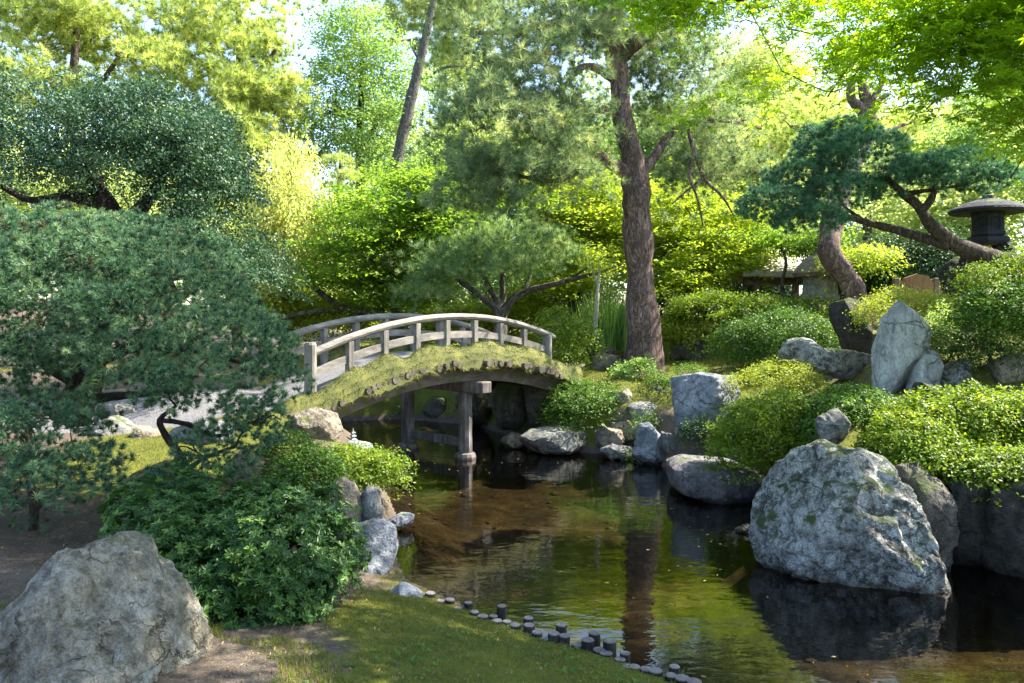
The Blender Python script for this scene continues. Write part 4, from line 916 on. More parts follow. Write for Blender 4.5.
    # --- holly-like evergreen at left
    tree('holly_tree', 'dark evergreen tree with tiny glossy leaves above the dome pine',
        [(60, 130, 100, 42, 10.5, 1.5), (140, 126, 80, 38, 10.8, 1.4), (20, 160, 80, 40, 10.3, 1.3), (120, 166, 92, 36, 10.4, 1.3), (190, 150, 56, 40, 10.6, 1.1), (210, 190, 40, 26, 10.6, .8), (200, 225, 44, 18, 10.4, .8), (235, 258, 38, 16, 10.3, .6), (262, 274, 28, 10, 10.2, .5), (-40, 140, 70, 50, 10.5, 1.4), (180, 118, 40, 26, 11, 1)],
        [[(112, 330, 10.8, 34), (116, 290, 10.8, 28), (120, 240, 10.8, 26), (104, 200, 10.8, 20), (88, 170, 10.7, 14), (80, 130, 10.7, 8)],
         [(118, 232, 10.8, 20), (140, 210, 10.7, 15), (160, 180, 10.7, 10), (172, 140, 10.7, 6)], [(116, 226, 10.8, 16), (160, 224, 10.6, 12), (200, 232, 10.5, 9), (240, 256, 10.3, 6), (270, 274, 10.2, 3)],
         [(106, 206, 10.8, 14), (70, 196, 10.6, 10), (30, 200, 10.4, 7), (0, 186, 10.3, 5)]],
        'bark_dark', 'holly', 206, 'leaf', shell=(.4, 1.05), gate=-.10, gfreq=1.2, low=-.85, lump=.32, limbs=130, r0=.03, lfreq=3, spray=dict(dens=11, R=.36, per=13, thick=.06, tilt=.4, droop=.2), per=15, spread=.07, size=.044, up=.35, rand=.8, flat=.6, var=.3)
    # --- blue pine pads at right
    pads = [(776, 208, 36, 20, 9.6, .45), (810, 222, 34, 14, 9.4, .42), (800, 182, 32, 19, 9.9, .45), (842, 196, 36, 18, 9.6, .45), (824, 152, 28, 27, 10.0, .45), (866, 158, 44, 26, 9.6, .48), (914, 178, 34, 16, 9.3, .42), (952, 173, 48, 19, 9.2, .48), (990, 180, 26, 13, 9.2, .35), (846, 134, 26, 14, 10.0, .4)]
    tree('pine_tree', 'blue green cloud pine leaning out on a long bare limb before the broad-roofed lantern', pads,
        [[(1060, 300, 9.3, 34), (1030, 272, 9.3, 28), (1000, 260, 9.3, 19), (972, 252, 9.3, 17), (948, 240, 9.3, 15), (930, 224, 9.3, 12), (918, 206, 9.35, 9), (904, 194, 9.4, 9), (884, 176, 9.5, 6)],
         [(950, 246, 9.3, 12), (924, 238, 9.4, 10), (896, 230, 9.5, 9), (866, 222, 9.6, 7), (830, 212, 9.6, 5), (796, 206, 9.7, 3)],
         [(918, 212, 9.35, 9), (928, 204, 9.3, 8), (934, 192, 9.3, 6), (936, 182, 9.3, 4)], [(904, 194, 9.4, 6), (930, 190, 9.35, 4), (970, 184, 9.3, 2.4)], [(884, 180, 9.5, 5), (860, 178, 9.7, 4), (842, 168, 9.8, 3)], [(866, 222, 9.6, 4), (846, 208, 9.65, 3), (838, 196, 9.7, 2)]],
        'bark_brown', 'bluepine', 207, 'tuft', 1100, (.74, 1.03), None, 1, -.25, .16, 60, .012, pads=True, lfreq=2.6, cell=.15, amp=.035, base=P(1040, 300, 9.3), per=40, length=.062, width=.007, spread=.8, up=.7, back=.15, tv=.24, gap=.075)
    # --- overhanging maple, upper right
    tree('maple_tree', 'green maple hanging fresh leaves over the pond from the upper right',
        [(720, 6, 80, 38, 6.2, .9), (780, 34, 70, 42, 6.0, .9), (850, 20, 90, 46, 5.8, .9), (812, 58, 46, 28, 6.0, .7), (920, 30, 70, 46, 5.6, .8), (990, 30, 70, 50, 5.4, .8), (1004, 100, 40, 46, 5.6, .6), (1010, 150, 30, 30, 5.7, .5), (890, 52, 36, 28, 6.0, .6), (690, 30, 44, 22, 6.4, .6), (745, 70, 40, 24, 6.3, .6), (800, 100, 36, 20, 6.2, .5), (700, 62, 30, 16, 6.4, .45), (940, 90, 40, 30, 5.8, .5), (1022, 160, 26, 30, 5.8, .4), (660, 10, 30, 16, 6.5, .4),
         (800, -120, 260, 90, 5.5, 1.8), (900, -70, 190, 44, 8, 1.5), (1010, -60, 140, 44, 9.0, 1.2), (740, -110, 180, 44, 7.4, 1.4), (1170, -50, 90, 40, 7.4, .9), (1080, -80, 120, 40, 6.6, 1.0), (1100, 60, 110, 100, 5.2, 1.4), (1150, -80, 260, 110, 4.6, 1.7), (900, -260, 420, 110, 4.2, 1.6), (1580, -60, 200, 160, 4.2, 1.0)],  # unseen high crown lobes, added and shaped to shade pond and near bank
        [[(1330, 360, 5.2, 60), (1310, 280, 5.2, 46), (1270, 180, 5.2, 38), (1220, 80, 5.2, 30), (1180, 0, 5.2, 22), (1120, -90, 5, 14)],
         [(1270, 180, 5.2, 24), (1180, 110, 5.3, 16), (1080, 60, 5.5, 10), (980, 34, 5.7, 6), (900, 30, 5.8, 4), (830, 40, 6, 2.4)], [(1180, 0, 5.2, 16), (1060, -30, 5.5, 11), (920, -30, 5.8, 8), (800, -10, 6.1, 5), (710, 4, 6.3, 3)],
         [(980, 34, 5.7, 4), (940, 46, 5.8, 3), (900, 62, 5.9, 2)], [(1290, 230, 5.2, 20), (1400, 120, 5, 14), (1480, 0, 4.6, 8)]],
        'bark_grey', 'maplenear', 208, 'leaf', shell=(.2, 1.08), gate=-.06, gfreq=1.0, low=-1, lump=.25, limbs=130, r0=.02, base=P(1330, 360, 5.2), spray=dict(dens=13, R=.36, per=9, thick=.04, tilt=.15, droop=.3, gap=.17), T=T_MAPLE, per=9, spread=.08, size=.058, up=1.1, rand=.45, flat=.3, out=.1, droop=.5)
    # --- maples across the pond
    tree('maple_tree', 'deep green layered maple behind the bridge', 
        [(380, 214, 60, 18, 17, 1.6), (440, 200, 56, 18, 17.2, 1.6), (350, 244, 56, 16, 16.6, 1.4), (410, 240, 60, 14, 16.6, 1.4), (460, 226, 50, 12, 17, 1.4), (390, 270, 64, 12, 16.5, 1.3), (330, 276, 40, 12, 16.4, 1.1), (430, 184, 50, 14, 17.6, 1.4), (400, 296, 50, 10, 16.6, 1.2), (345, 200, 30, 16, 17.4, 1.1), (520, 200, 40, 16, 18, 1.2)],
        [[(398, 350, 17, 16), (396, 310, 17, 12), (380, 290, 17, 10), (372, 262, 17, 8), (382, 230, 17, 5)], [(396, 306, 17, 8), (420, 276, 17, 6), (440, 236, 17, 4)], [(384, 312, 17, 9), (352, 310, 17, 7), (330, 300, 17, 6), (308, 280, 17, 5), (296, 262, 17, 3)], [(352, 310, 17, 5), (310, 312, 16.8, 5), (282, 318, 16.7, 4)]],
        'bark_grey', 'maplegreen', 209, 'leaf', shell=(.1, 1.05), gate=-.12, gfreq=.9, low=-1, lump=.3, limbs=90, r0=.025, spray=dict(dens=7, R=.55, per=10, thick=.035, tilt=.1, droop=.18), per=11, spread=.10, size=.085, up=1.2, rand=.45, flat=.3, out=.1)
    tree('maple_tree', 'glowing yellow green maple left of the tall pine trunk',
        [(580, 220, 50, 22, 19, 1.8), (610, 190, 50, 22, 19.5, 1.8), (540, 196, 46, 20, 19.5, 1.7), (590, 256, 50, 16, 18.6, 1.6), (560, 280, 40, 12, 18.4, 1.3), (620, 232, 40, 16, 19, 1.6)],
        [[(572, 350, 19, 11), (574, 310, 19, 9), (566, 270, 19, 6), (570, 220, 19, 4)], [(574, 306, 19, 6), (598, 256, 19, 4), (604, 210, 19.2, 3)]],
        'bark_dark', 'mapleyellow', 210, 'leaf', shell=(.1, 1.05), gate=-.12, gfreq=.9, low=-1, lump=.3, limbs=90, r0=.025, spray=dict(dens=6.5, R=.55, per=10, thick=.035, tilt=.1, droop=.18), per=11, spread=.10, size=.085, up=1.2, rand=.45, flat=.3, out=.1)
    tree('maple_tree', 'glowing yellow maple right of the tall pine trunk with low sweeping sprays',
        [(690, 236, 44, 18, 18.5, 1.7), (730, 222, 44, 20, 19, 1.7), (670, 262, 34, 14, 18, 1.5), (715, 262, 50, 12, 18, 1.5), (740, 250, 30, 12, 18, 1.3), (690, 200, 40, 18, 19.4, 1.7), (680, 280, 36, 8, 17.6, 1.2), (660, 214, 24, 20, 19, 1.4)],
        [[(696, 345, 18.6, 9), (694, 310, 18.6, 7), (698, 270, 18.6, 6), (706, 230, 18.6, 4)], [(696, 300, 18.6, 5), (672, 262, 18.4, 3), (664, 232, 18.4, 2)], [(698, 280, 18.6, 5), (724, 256, 18.5, 3), (744, 240, 18.5, 2)]],
        'bark_pale', 'mapleyellow', 211, 'leaf', shell=(.1, 1.05), gate=-.12, gfreq=.9, low=-1, lump=.3, limbs=90, r0=.025, spray=dict(dens=6.5, R=.55, per=10, thick=.035, tilt=.1, droop=.18), per=11, spread=.10, size=.085, up=1.2, rand=.45, flat=.3, out=.1)
    tree('maple_tree', 'slender small tree with pale bent stems beside the tea house',
        [(806, 246, 30, 12, 16.5, .9), (776, 236, 24, 11, 16.6, .8), (824, 236, 22, 11, 16.7, .7)],
        [[(788, 330, 16.4, 7), (787, 305, 16.4, 5), (782, 286, 16.4, 4), (786, 262, 16.4, 3), (780, 246, 16.4, 2)], [(788, 308, 16.4, 4), (796, 286, 16.4, 3), (806, 262, 16.4, 2)]],
        'bark_brown', 'maplegreen', 212, 'leaf', 50, (.2, 1.05), -.05, 1.1, -1, .3, 40, .015, per=16, spread=.15, size=.07, up=.9, rand=.5, flat=.3)
    tree('clipped_tree', 'clipped small tree with rounded layers and slim stem behind the mossy block',
        [(705, 312, 36, 10, 15.6, .8), (690, 304, 22, 8, 15.8, .6), (716, 300, 22, 9, 15.8, .6), (680, 318, 14, 7, 15.5, .4)],
        [[(704, 356, 15.6, 5), (705, 338, 15.6, 4), (700, 324, 15.6, 3.4), (694, 312, 15.6, 2)], [(704, 342, 15.6, 3), (710, 326, 15.6, 3), (716, 308, 15.6, 2)], [(704, 346, 15.6, 3), (694, 334, 15.6, 2), (684, 322, 15.6, 1.5)]],
        'bark_grey', 'brightshrub', 213, 'leaf', 230, (.5, 1.03), -.3, 1.2, -.5, .2, 30, .012, per=7, spread=.06, size=.05)
    # slim pale stem
    tree('sapling', 'slim white barked sapling standing alone before the reeds',
        [(598, 268, 16, 10, 15.4, .4), (590, 256, 12, 8, 15.5, .3)],
        [[(594, 358, 15, 5.4), (595, 330, 15, 4.6), (597, 305, 15, 4.2), (598, 285, 15.1, 3.4), (600, 262, 15.3, 2)], [(598, 285, 15.1, 2.4), (592, 270, 15.2, 1.6), (588, 256, 15.3, 1)]],
        'bark_pale', 'mapleyellow', 214, 'leaf', 70, (.2, 1.05), None, 1, -1, .2, 12, .008, per=8, spread=.1, size=.06)
    # --- old gnarled pine behind the blue pine
    tree('pine_tree', 'gnarled old pine with twisted pinkish trunk and pruned antler top',
        [(800, 120, 36, 22, 16, 1.0), (780, 150, 34, 18, 16, .9), (905, 130, 40, 14, 16, 1.0), (930, 110, 34, 16, 16, .9), (820, 100, 24, 14, 16, .8)],
        [[(866, 330, 13.6, 22), (860, 304, 13.6, 20), (846, 276, 13.6, 20), (832, 258, 13.6, 23), (828, 240, 13.6, 21), (836, 210, 13.8, 18), (850, 170, 14, 20), (864, 140, 14.2, 19), (868, 122, 14.2, 20), (862, 110, 14.2, 14), (852, 100, 14.2, 9), (851, 84, 14.2, 8), (856, 76, 14.2, 6)],
         [(868, 120, 14.2, 13), (866, 104, 14.2, 10), (864, 92, 14.2, 10), (860, 80, 14.2, 7)], [(870, 116, 14.2, 12), (878, 102, 14.2, 7), (888, 94, 14.2, 4)], [(870, 104, 14.2, 7), (880, 86, 14.2, 6), (884, 80, 14.2, 4)],
         [(872, 120, 14.2, 8), (876, 126, 14.2, 5), (874, 134, 14.2, 3)],
         [(852, 160, 14, 6), (810, 130, 15, 4), (790, 126, 15.6, 2)], [(860, 140, 14.2, 5), (900, 126, 15, 3), (930, 116, 15.8, 2)]],
        'bark_red', 'farpine', 215, 'tuft', shell=(.3, 1.05), gate=-.05, low=-1, lump=.3, limbs=30, r0=.02, tr_n=16, wob=.5, spray=dict(dens=3, R=.45, per=8, thick=.08, tilt=.3, droop=.15), per=36, length=.16, width=.012, spread=.9, up=.4, back=.1, tv=.24)
    # --- background trees, each its own crown
    tree('pine_tree', 'sunlit yellow green pine at the top left corner behind the holly',
        [(40, 40, 70, 36, 21, 2.2), (110, 30, 60, 34, 21, 2.2), (20, 90, 60, 34, 20.5, 2.0), (90, 84, 60, 26, 20.5, 2.0), (60, -10, 90, 40, 21, 2.4), (150, 70, 50, 26, 21, 1.8)],
        [[(80, 330, 21, 18), (78, 220, 21, 15), (72, 120, 21, 11), (76, 40, 21, 7), (80, -20, 21, 4)], [(74, 120, 21, 7), (110, 70, 21, 5), (130, 40, 21, 3)], [(74, 110, 21, 7), (40, 70, 21, 4), (20, 50, 21, 3)]],
        'bark_brown', 'farpine', 216, 'tuft', shell=(.3, 1.05), gate=-.05, gfreq=.8, low=-1, lump=.3, limbs=60, r0=.04, spray=dict(dens=3.7, R=.55, per=9, thick=.10, tilt=.3, droop=.1), per=42, length=.19, width=.017, spread=.9, up=.6, back=.1, tv=.24)
    tree('pine_tree', 'golden green pine with long horizontal boughs left of the sky gap',
        [(210, 30, 56, 30, 23, 2.2), (248, 50, 40, 30, 23, 2.0), (270, 100, 34, 30, 23, 1.8), (220, 90, 50, 26, 22.5, 2.0), (250, 140, 40, 26, 22.5, 1.8), (190, 130, 44, 24, 22, 1.8), (240, -10, 60, 30, 23, 2.2), (170, 60, 40, 26, 22, 1.8), (220, 170, 36, 22, 22, 1.6)],
        [[(236, 330, 23, 18), (238, 240, 23, 15), (236, 160, 23, 12), (240, 80, 23, 8), (238, 0, 23, 5)], [(238, 100, 23, 7), (200, 62, 23, 5), (170, 44, 23, 3)], [(238, 130, 23, 7), (268, 104, 23, 4), (284, 90, 23, 2)], [(240, 90, 23, 5), (268, 60, 23, 4), (282, 40, 23, 2)]],
        'bark_brown', 'farpine', 217, 'tuft', shell=(.3, 1.05), gate=-.05, gfreq=.8, low=-1, lump=.3, limbs=60, r0=.04, spray=dict(dens=3.7, R=.55, per=9, thick=.10, tilt=.3, droop=.1), per=42, length=.19, width=.017, spread=.9, up=.6, back=.1, tv=.24)
    tree('cypress_tree', 'gold thread cypress with weeping fronds behind the holly branches',
        [(290, 160, 30, 36, 17.5, 1.2), (300, 200, 32, 40, 17.5, 1.2), (275, 190, 28, 40, 17.4, 1.1), (285, 240, 38, 30, 17.4, 1.2), (262, 250, 30, 30, 17.2, 1.0)],
        [[(286, 350, 17.6, 14), (286, 280, 17.6, 11), (288, 220, 17.6, 8), (290, 140, 17.6, 3)], [(286, 270, 17.6, 5), (272, 240, 17.5, 4), (266, 220, 17.4, 2)]],
        'bark_brown', 'goldcypress', 218, 'strand', 46, (.3, 1.05), -.25, 1, -1, .25, 40, .025, per=12, length=.75, size=.075)
    tree('broadleaf_tree', 'full bright green leafy tree right of the sky gap',
        [(360, 46, 36, 32, 26, 2.0), (340, 88, 40, 28, 26, 2.0), (306, 150, 30, 20, 25.5, 1.5), (396, 66, 24, 20, 26, 1.3), (330, 56, 22, 18, 26, 1.3), (398, 128, 24, 22, 25.5, 1.4), (372, 90, 34, 38, 26, 2.2), (330, 130, 40, 28, 25.5, 2.0), (364, 136, 40, 28, 25.5, 2.0), (352, 20, 30, 24, 26, 1.6), (310, 120, 28, 26, 25.5, 1.5), (382, 166, 26, 18, 25, 1.4)],
        [[(364, 340, 26, 13), (362, 240, 26, 11), (360, 150, 26, 8), (362, 60, 26, 4)], [(362, 150, 26, 5), (390, 100, 26, 3)], [(362, 160, 26, 5), (336, 110, 26, 3)]],
        'bark_dark', 'fargreen', 219, 'leaf', shell=(.4, 1.05), gate=-.1, gfreq=.7, low=-1, lump=.3, limbs=60, r0=.05, spray=dict(dens=5.0, R=.8, per=11, thick=.10, tilt=.3, droop=.3, gap=.7), per=16, spread=.17, size=.105, up=.7, rand=.6, flat=.5)
    tree('pine_tree', 'tall thin pine with slanting bare trunk and pale top behind the green tree',
        [(420, 6, 46, 22, 29.5, 2.0), (462, 6, 40, 30, 29.5, 2.2), (396, 44, 24, 18, 29.5, 1.4), (452, 50, 26, 18, 29.5, 1.4), (420, -30, 60, 30, 29, 2.4), (386, 120, 14, 16, 29, 1.0)],
        [[(386, 340, 24, 13), (388, 220, 24, 12), (396, 165, 24, 12), (412, 95, 24, 11), (423, 48, 24, 9), (436, -10, 24, 6)], [(424, 80, 28, 3), (444, 68, 28, 3), (462, 66, 28, 2)], [(426, 74, 28, 3), (408, 40, 28, 2)]],
        'bark_grey', 'farpale', 220, 'tuft', shell=(.3, 1.05), gate=-.06, gfreq=.7, low=-1, lump=.3, limbs=50, r0=.045, spray=dict(dens=3.0, R=.65, per=8, thick=.12, tilt=.3, droop=.1), per=36, length=.25, width=.02, spread=.9, up=.5, back=.1, tv=.24)
    tree('clipped_tree', 'pale topiary pine with rounded pads in the distance between cypress and maple',
        [(338, 162, 16, 8, 21, .6), (346, 176, 14, 7, 21, .6), (334, 186, 12, 6, 21, .5)],
        [[(340, 330, 21, 6), (342, 240, 21, 5), (338, 190, 21, 4), (341, 160, 21, 2)]],
        'bark_dark', 'farpale', 221, 'tuft', 90, (.6, 1.03), None, 1, -.5, .15, 14, .02, pads=True, per=20, length=.10, width=.012, spread=.7, up=.7)
    for k, (lab, mat, blobs, tr) in enumerate([
        ('pale yellowish leafy tree behind the drooping pine twigs', 'farpale', [(740, 150, 54, 40, 25, 2.2), (770, 190, 44, 34, 25, 2.0), (720, 190, 40, 30, 25, 1.8), (790, 130, 40, 34, 25, 2.0)], [(756, 330, 25, 12), (752, 240, 25, 9), (750, 150, 25, 5)]),
        ('mid green tree with broken crown directly behind the tall pine trunk', 'fargreen', [(650, 180, 50, 34, 27, 2.2), (600, 150, 50, 36, 27, 2.2), (670, 130, 40, 30, 27, 2)], [(648, 330, 27, 11), (640, 240, 27, 8), (636, 150, 27, 5)]),
        ('yellow green tree glimpsed between the dark holly limbs', 'farpale', [(40, 196, 66, 34, 15.5, 1.2), (120, 184, 60, 36, 16, 1.3), (160, 214, 40, 26, 15.6, 1.1)], [(90, 330, 16, 12), (92, 260, 16, 9), (96, 190, 16, 5)]),
        ('hazy pale tree filling the gap between tall pine and gnarled pine', 'farpale', [(770, 90, 46, 34, 28, 2.4), (810, 120, 40, 34, 28, 2.2), (740, 60, 40, 30, 28, 2.2), (830, 160, 36, 30, 28, 2)], [(786, 330, 28, 11), (784, 220, 28, 8), (780, 100, 28, 4)]),
        ('thin distant tree with sky showing through right of the antler top', 'fargreen', [(935, 135, 44, 26, 29, 2.2), (985, 100, 30, 28, 29, 2), (900, 150, 36, 26, 29, 2)], [(940, 330, 29, 10), (942, 220, 29, 8), (938, 130, 29, 4)]),
        ('small-leaved sunlit tree behind the broad-roofed lantern', 'farpale', [(960, 230, 60, 40, 17, 1.8), (1010, 190, 50, 40, 17, 1.8), (930, 200, 40, 30, 17.5, 1.6), (990, 260, 50, 24, 16, 1.4)], [(975, 330, 17, 14), (972, 270, 17, 11), (966, 200, 17, 6)]),
        ('green tree filling the right edge above the lantern', 'fargreen', [(1010, 130, 50, 40, 19, 2), (1040, 190, 50, 50, 18, 2), (960, 150, 40, 24, 20, 1.8)], [(1050, 330, 19, 14), (1040, 240, 19, 11), (1016, 140, 19, 6)]),
        ('pale airy tree behind the blue cloud pine', 'farpale', [(880, 210, 50, 34, 21, 2), (830, 190, 50, 34, 21.5, 2), (900, 160, 44, 30, 22, 2), (850, 240, 50, 24, 20, 1.7)], [(870, 330, 21, 13), (868, 250, 21, 10), (866, 180, 21, 6)]),
        ('bright pale tree between the slanting trunk and the tall pine crown', 'farpale', [(470, 90, 44, 40, 32, 2.6), (500, 150, 50, 34, 31, 2.4), (450, 150, 34, 30, 31, 2.2)], [(474, 340, 31, 10), (476, 230, 31, 8), (474, 110, 31, 4)]),
        ('yellow green tree beneath the golden pine boughs', 'farpale', [(220, 220, 44, 34, 19, 1.8), (250, 260, 40, 30, 19, 1.6), (190, 200, 40, 30, 20, 1.8), (290, 290, 40, 24, 19.5, 1.6)], [(238, 350, 19, 12), (236, 290, 19, 9), (226, 220, 19, 5)]),
        ('dense green tree closing the view behind the yellow maples', 'fargreen', [(690, 240, 60, 40, 30, 2.8), (620, 250, 60, 40, 30, 2.8), (740, 220, 50, 40, 30, 2.6)], [(684, 340, 30, 10), (682, 290, 30, 8), (682, 230, 30, 5)]),
        ('leafy green tree in the distance under the umbrella pine', 'fargreen', [(480, 270, 60, 40, 27, 2.6), (420, 260, 50, 40, 27, 2.4), (540, 280, 50, 34, 27, 2.4)], [(470, 345, 27, 10), (472, 300, 27, 8), (470, 250, 27, 5)]),
        ]):
        tree('broadleaf_tree', lab, blobs, [tr], 'bark_grey', mat, 240 + k, 'leaf', shell=(.3, 1.05), gate=-.06, gfreq=.7, low=-1, lump=.3, limbs=44, r0=.04, spray=dict(dens=3.0, R=.7, per=10, thick=.1, tilt=.35, droop=.2), per=14, spread=.17, size=.105, up=.6, rand=.7, flat=.5)
build_trees()

# far wood that closes the view
def far_wood():
    rg = RNG(900); cl = Cloud()
    for k in range(46):
        x = -62 + k * 2.8 + rg.normal() * .8; y = 46 + rg.uniform(-4, 8); h = rg.uniform(9, 14.5)
        if -17 < x < -9: h *= .75
        n = 600
        d = unit(rg.normal(size=(n, 3))); s = rg.uniform(.5, 1.05, n)
        z0 = 2.4
        q = np.array((x, y, z0 + h * .5)) + d * np.array((2.3, 2.0, h * .55)) * (s * (1 + .3 * fbm(d * 2 + k, k, 2)))[:, None]
        leaves(cl, q, d, rg, 11, .42, .30, up=.6, rand=.7, flat=.6)
    o = cl.build('far_woodland', M['farpale']); o['kind'] = 'stuff'
far_wood()

# ------------------------------------------------------------------ bridge
BA = np.array((-2.33, 9.4)); BD = np.array((0.68, 0.733)); BD = BD / np.linalg.norm(BD); BN = np.array((-BD[1], BD[0])); BW = 1.55; BL = 4.35
def bz(s): return 1.52 - 0.37 * ((s - 2.4) / 2.2) ** 2
def bp(s, w, dz): return np.array((*(BA + BD * s + BN * w), bz(s) + dz))
def build_bridge():
    t = empty('arched_bridge', (*(BA + BD * 2.2 + BN * .78), 0), 'arched timber footbridge with weathered railings and mossy edges over the pond', 'bridge')
    rg = RNG(77)
    # transverse deck logs
    mb = MB()
    s = -0.35
    while s < BL + .45:
        r = rg.uniform(.036, .056)
        dz_ = -.14 + rg.normal() * .012
        a, b = bp(s, -0.24 + rg.normal() * .035, dz_), bp(s, BW + .27 + rg.normal() * .02, dz_)
        mb.tube([a, (a + b) / 2, b], [r, r, r], 8, .08, int(s * 100) + 50)
        s += 2 * r + .006
    mb.build('log_decking', M['logend'], t, shade=False)
    # gravel deck
    ss = np.linspace(-.55, BL + .6, 60); ww = np.linspace(-.02, BW + .02, 9)
    V = np.array([bp(a, b, -.045 + .035 * math.sin(PI * (b + .02) / (BW + .04))) for a in ss for b in ww])
    i = np.arange(59)[:, None] * 9; j = np.arange(8)[None]
    q = np.stack([i + j, i + j + 1, i + 9 + j + 1, i + 9 + j], -1).reshape(-1, 4)[:, ::-1]
    link_mesh('deck', V, [q], bpy.data.materials['gravel'], t, shade=True)
    # moss shoulders, lumpy rolls of turf with blades
    for w0, w1, nm in ((-.24, .07, 'moss_edge'), (BW - .07, BW + .24, 'moss_edge')):
        ns, nw = 170, 15
        S_, K = np.meshgrid(np.linspace(-.5, BL + .55, ns), np.linspace(0, 1, nw), indexing='ij')
        S_, K = S_.ravel(), K.ravel()
        prof = np.sin(PI * np.clip(K, 0, 1)) ** .6
        side = 1 if w0 > 0 else -1
        W = w0 + (w1 - w0) * K
        xy = BA + BD * S_[:, None] + BN * W[:, None]
        z = np.array([bz(a) for a in S_])
        p3 = np.c_[xy, z]
        hgt = (.20 + .13 * fbm(p3 * 2.6, 5, 3) + .02 * fbm(p3 * 12, 9, 2))
        outer = (1 - K) if side < 0 else K
        hang = smooth(.74, 1.0, outer) * (.10 + .11 * fbm(p3 * 5, 12, 2))
        zz = z - .085 + hgt * prof - hang
        V = np.c_[xy, zz]
        i = np.arange(ns - 1)[:, None] * nw; j = np.arange(nw - 1)[None]
        q = np.stack([i + j, i + j + 1, i + nw + j + 1, i + nw + j], -1).reshape(-1, 4)[:, ::-1]
        m = M.get('turf')
        if not m:
            m, nt, out = new_mat('moss_turf'); M['turf'] = m
            v = coords(nt); a = noise(nt, 4.5, 5, .65, v); b = noise(nt, 60, 4, .7, v)
            f = mathn(nt, 'ADD', mathn(nt, 'MULTIPLY', a.outputs[0], .6), mathn(nt, 'MULTIPLY', b.outputs[0], .4))
            c = ramp(nt, [(.3, (.03, .038, .010)), (.48, (.08, .09, .02)), (.62, (.16, .15, .033)), (.75, (.25, .21, .06))], f).outputs[0]
            p = N(nt, 'ShaderNodeBsdfPrincipled', Roughness=.95); L(nt, c, p.inputs['Base Color']); L(nt, bump(nt, f, .9, .03), p.inputs['Normal']); L(nt, p.outputs[0], out.inputs[0])
        o = link_mesh(nm, V, [q], m, t, shade=True)
        cl = Cloud(); n = 15000
        kk = rg.integers(0, len(V), n); q0 = V[kk] + rg.normal(size=(n, 3)) * (.016, .016, .004) - (0, 0, .004)
        ax = rg.normal(size=(n, 3)) * .6; ax[:, 2] = np.abs(ax[:, 2]) + .5
        ov = (outer[kk] > .85); ax[ov, 2] = -.5; ax[ov] += np.r_[BN * side, 0] * .5
        nn = unit(np.cross(ax, rg.normal(size=(n, 3))))
        tt = np.clip(.45 + .45 * fbm(q0 * 4, 31, 3) + rg.normal(0, .12, n), 0, 1)
        cl.put(T_NEEDLE, q0, ax, nn, rg.uniform(.015, .045, n) * np.where(ov, rg.uniform(1, 2.4, n), 1), tt, np.full(n, .006))
        g = cl.build('moss', M['bridgemoss'], o); g['kind'] = 'stuff'
    # girders and cross beams
    for w in (.06, BW - .06):
        mb = MB(); ss = np.linspace(-.4, BL + .45, 40)
        V, Q = [], []
        for a in ss:
            for dw, dz in ((-.075, -.165), (.075, -.165), (.075, -.40), (-.075, -.40)):
                V.append(bp(a, w + dw, dz))
        for k in range(39):
            for c in range(4): Q.append((k * 4 + c, k * 4 + (c + 1) % 4, k * 4 + 4 + (c + 1) % 4, k * 4 + 4 + c))
        mb.add(V, [np.array(Q)[:, ::-1], [0, 1, 2, 3], [159, 158, 157, 156]]); mb.build('girder', M['girder'], t)
    sp = 2.62
    mb = MB(); c = bp(sp, BW / 2, -.485); ax = np.array([[*BN, 0], [*BD, 0], [0, 0, 1]])
    mb.box(c, (BW + .55, .20, .165), ax, .015); mb.build('cap_beam', M['pier'], t)
    for w in (.16, BW - .12):
        mb = MB(); b = bp(sp, w, 0); zt = bz(sp) - .57
        mb.tube([(b[0], b[1], -.45), (b[0], b[1], .3), (b[0], b[1], zt)], [.108, .10, .098], 10, .07, 4, .12)
        o = mb.build('pier_post', M['pier'], t, shade=False)
        mb = MB(); mb.lathe([(.11, -.2), (.15, -.1), (.155, .03), (.14, .07), (.112, .085)], (b[0], b[1], 0), 14); mb.build('foot_collar', M['pier'], o)
    mb = MB(); c = bp(sp, BW / 2, 0); c[2] = .22
    mb.box(c, (BW - .42, .07, .13), ax, .01); mb.build('tie_beam', M['pier'], t)
    # railings
    for w in (.10, BW - .10):
        r = MB(); ss = np.linspace(-.02, BL + .14, 34)
        pts = [bp(a, w, .50) for a in ss]
        r.tube(pts, [.058] * 34, 10, .05, 3, flat=(1.0, .85))
        rail = r.build('railing', M['rail'], t)
        r = MB(); V, Q = [], []
        for a in np.linspace(.05, BL, 24):
            for dw, dz in ((-.022, .30), (.022, .30), (.022, .205), (-.022, .205)): V.append(bp(a, w + dw, dz))
        for k in range(23):
            for c in range(4): Q.append((k * 4 + c, k * 4 + (c + 1) % 4, k * 4 + 4 + (c + 1) % 4, k * 4 + 4 + c))
        r.add(V, [np.array(Q)[:, ::-1], [0, 1, 2, 3], [95, 94, 93, 92]]); r.build('mid_rail', M['rail'], rail)
        for k, a in enumerate([.02, .58, 1.12, 1.66, 2.2, 2.74, 3.28, 3.8, BL]):
            b = bp(a, w, 0); mb = MB(); h = .46 if 0 < k < 8 else (.64 if k == 0 else .50); rr = .05 if 0 < k < 8 else .075
            if 0 < k < 8: mb.box((b[0], b[1], b[2] + (h - .16) / 2), (.085, .085, h + .16), np.array([[*BD, 0], [*BN, 0], [0, 0, 1]]), .008)
            else: mb.tube([(b[0], b[1], b[2] - .25), (b[0], b[1], b[2] + .2), (b[0], b[1], b[2] + h - .03), (b[0], b[1], b[2] + h)], [rr, rr, rr, rr * .8], 12, .04, 9)
            mb.build('post', M['post'], rail)
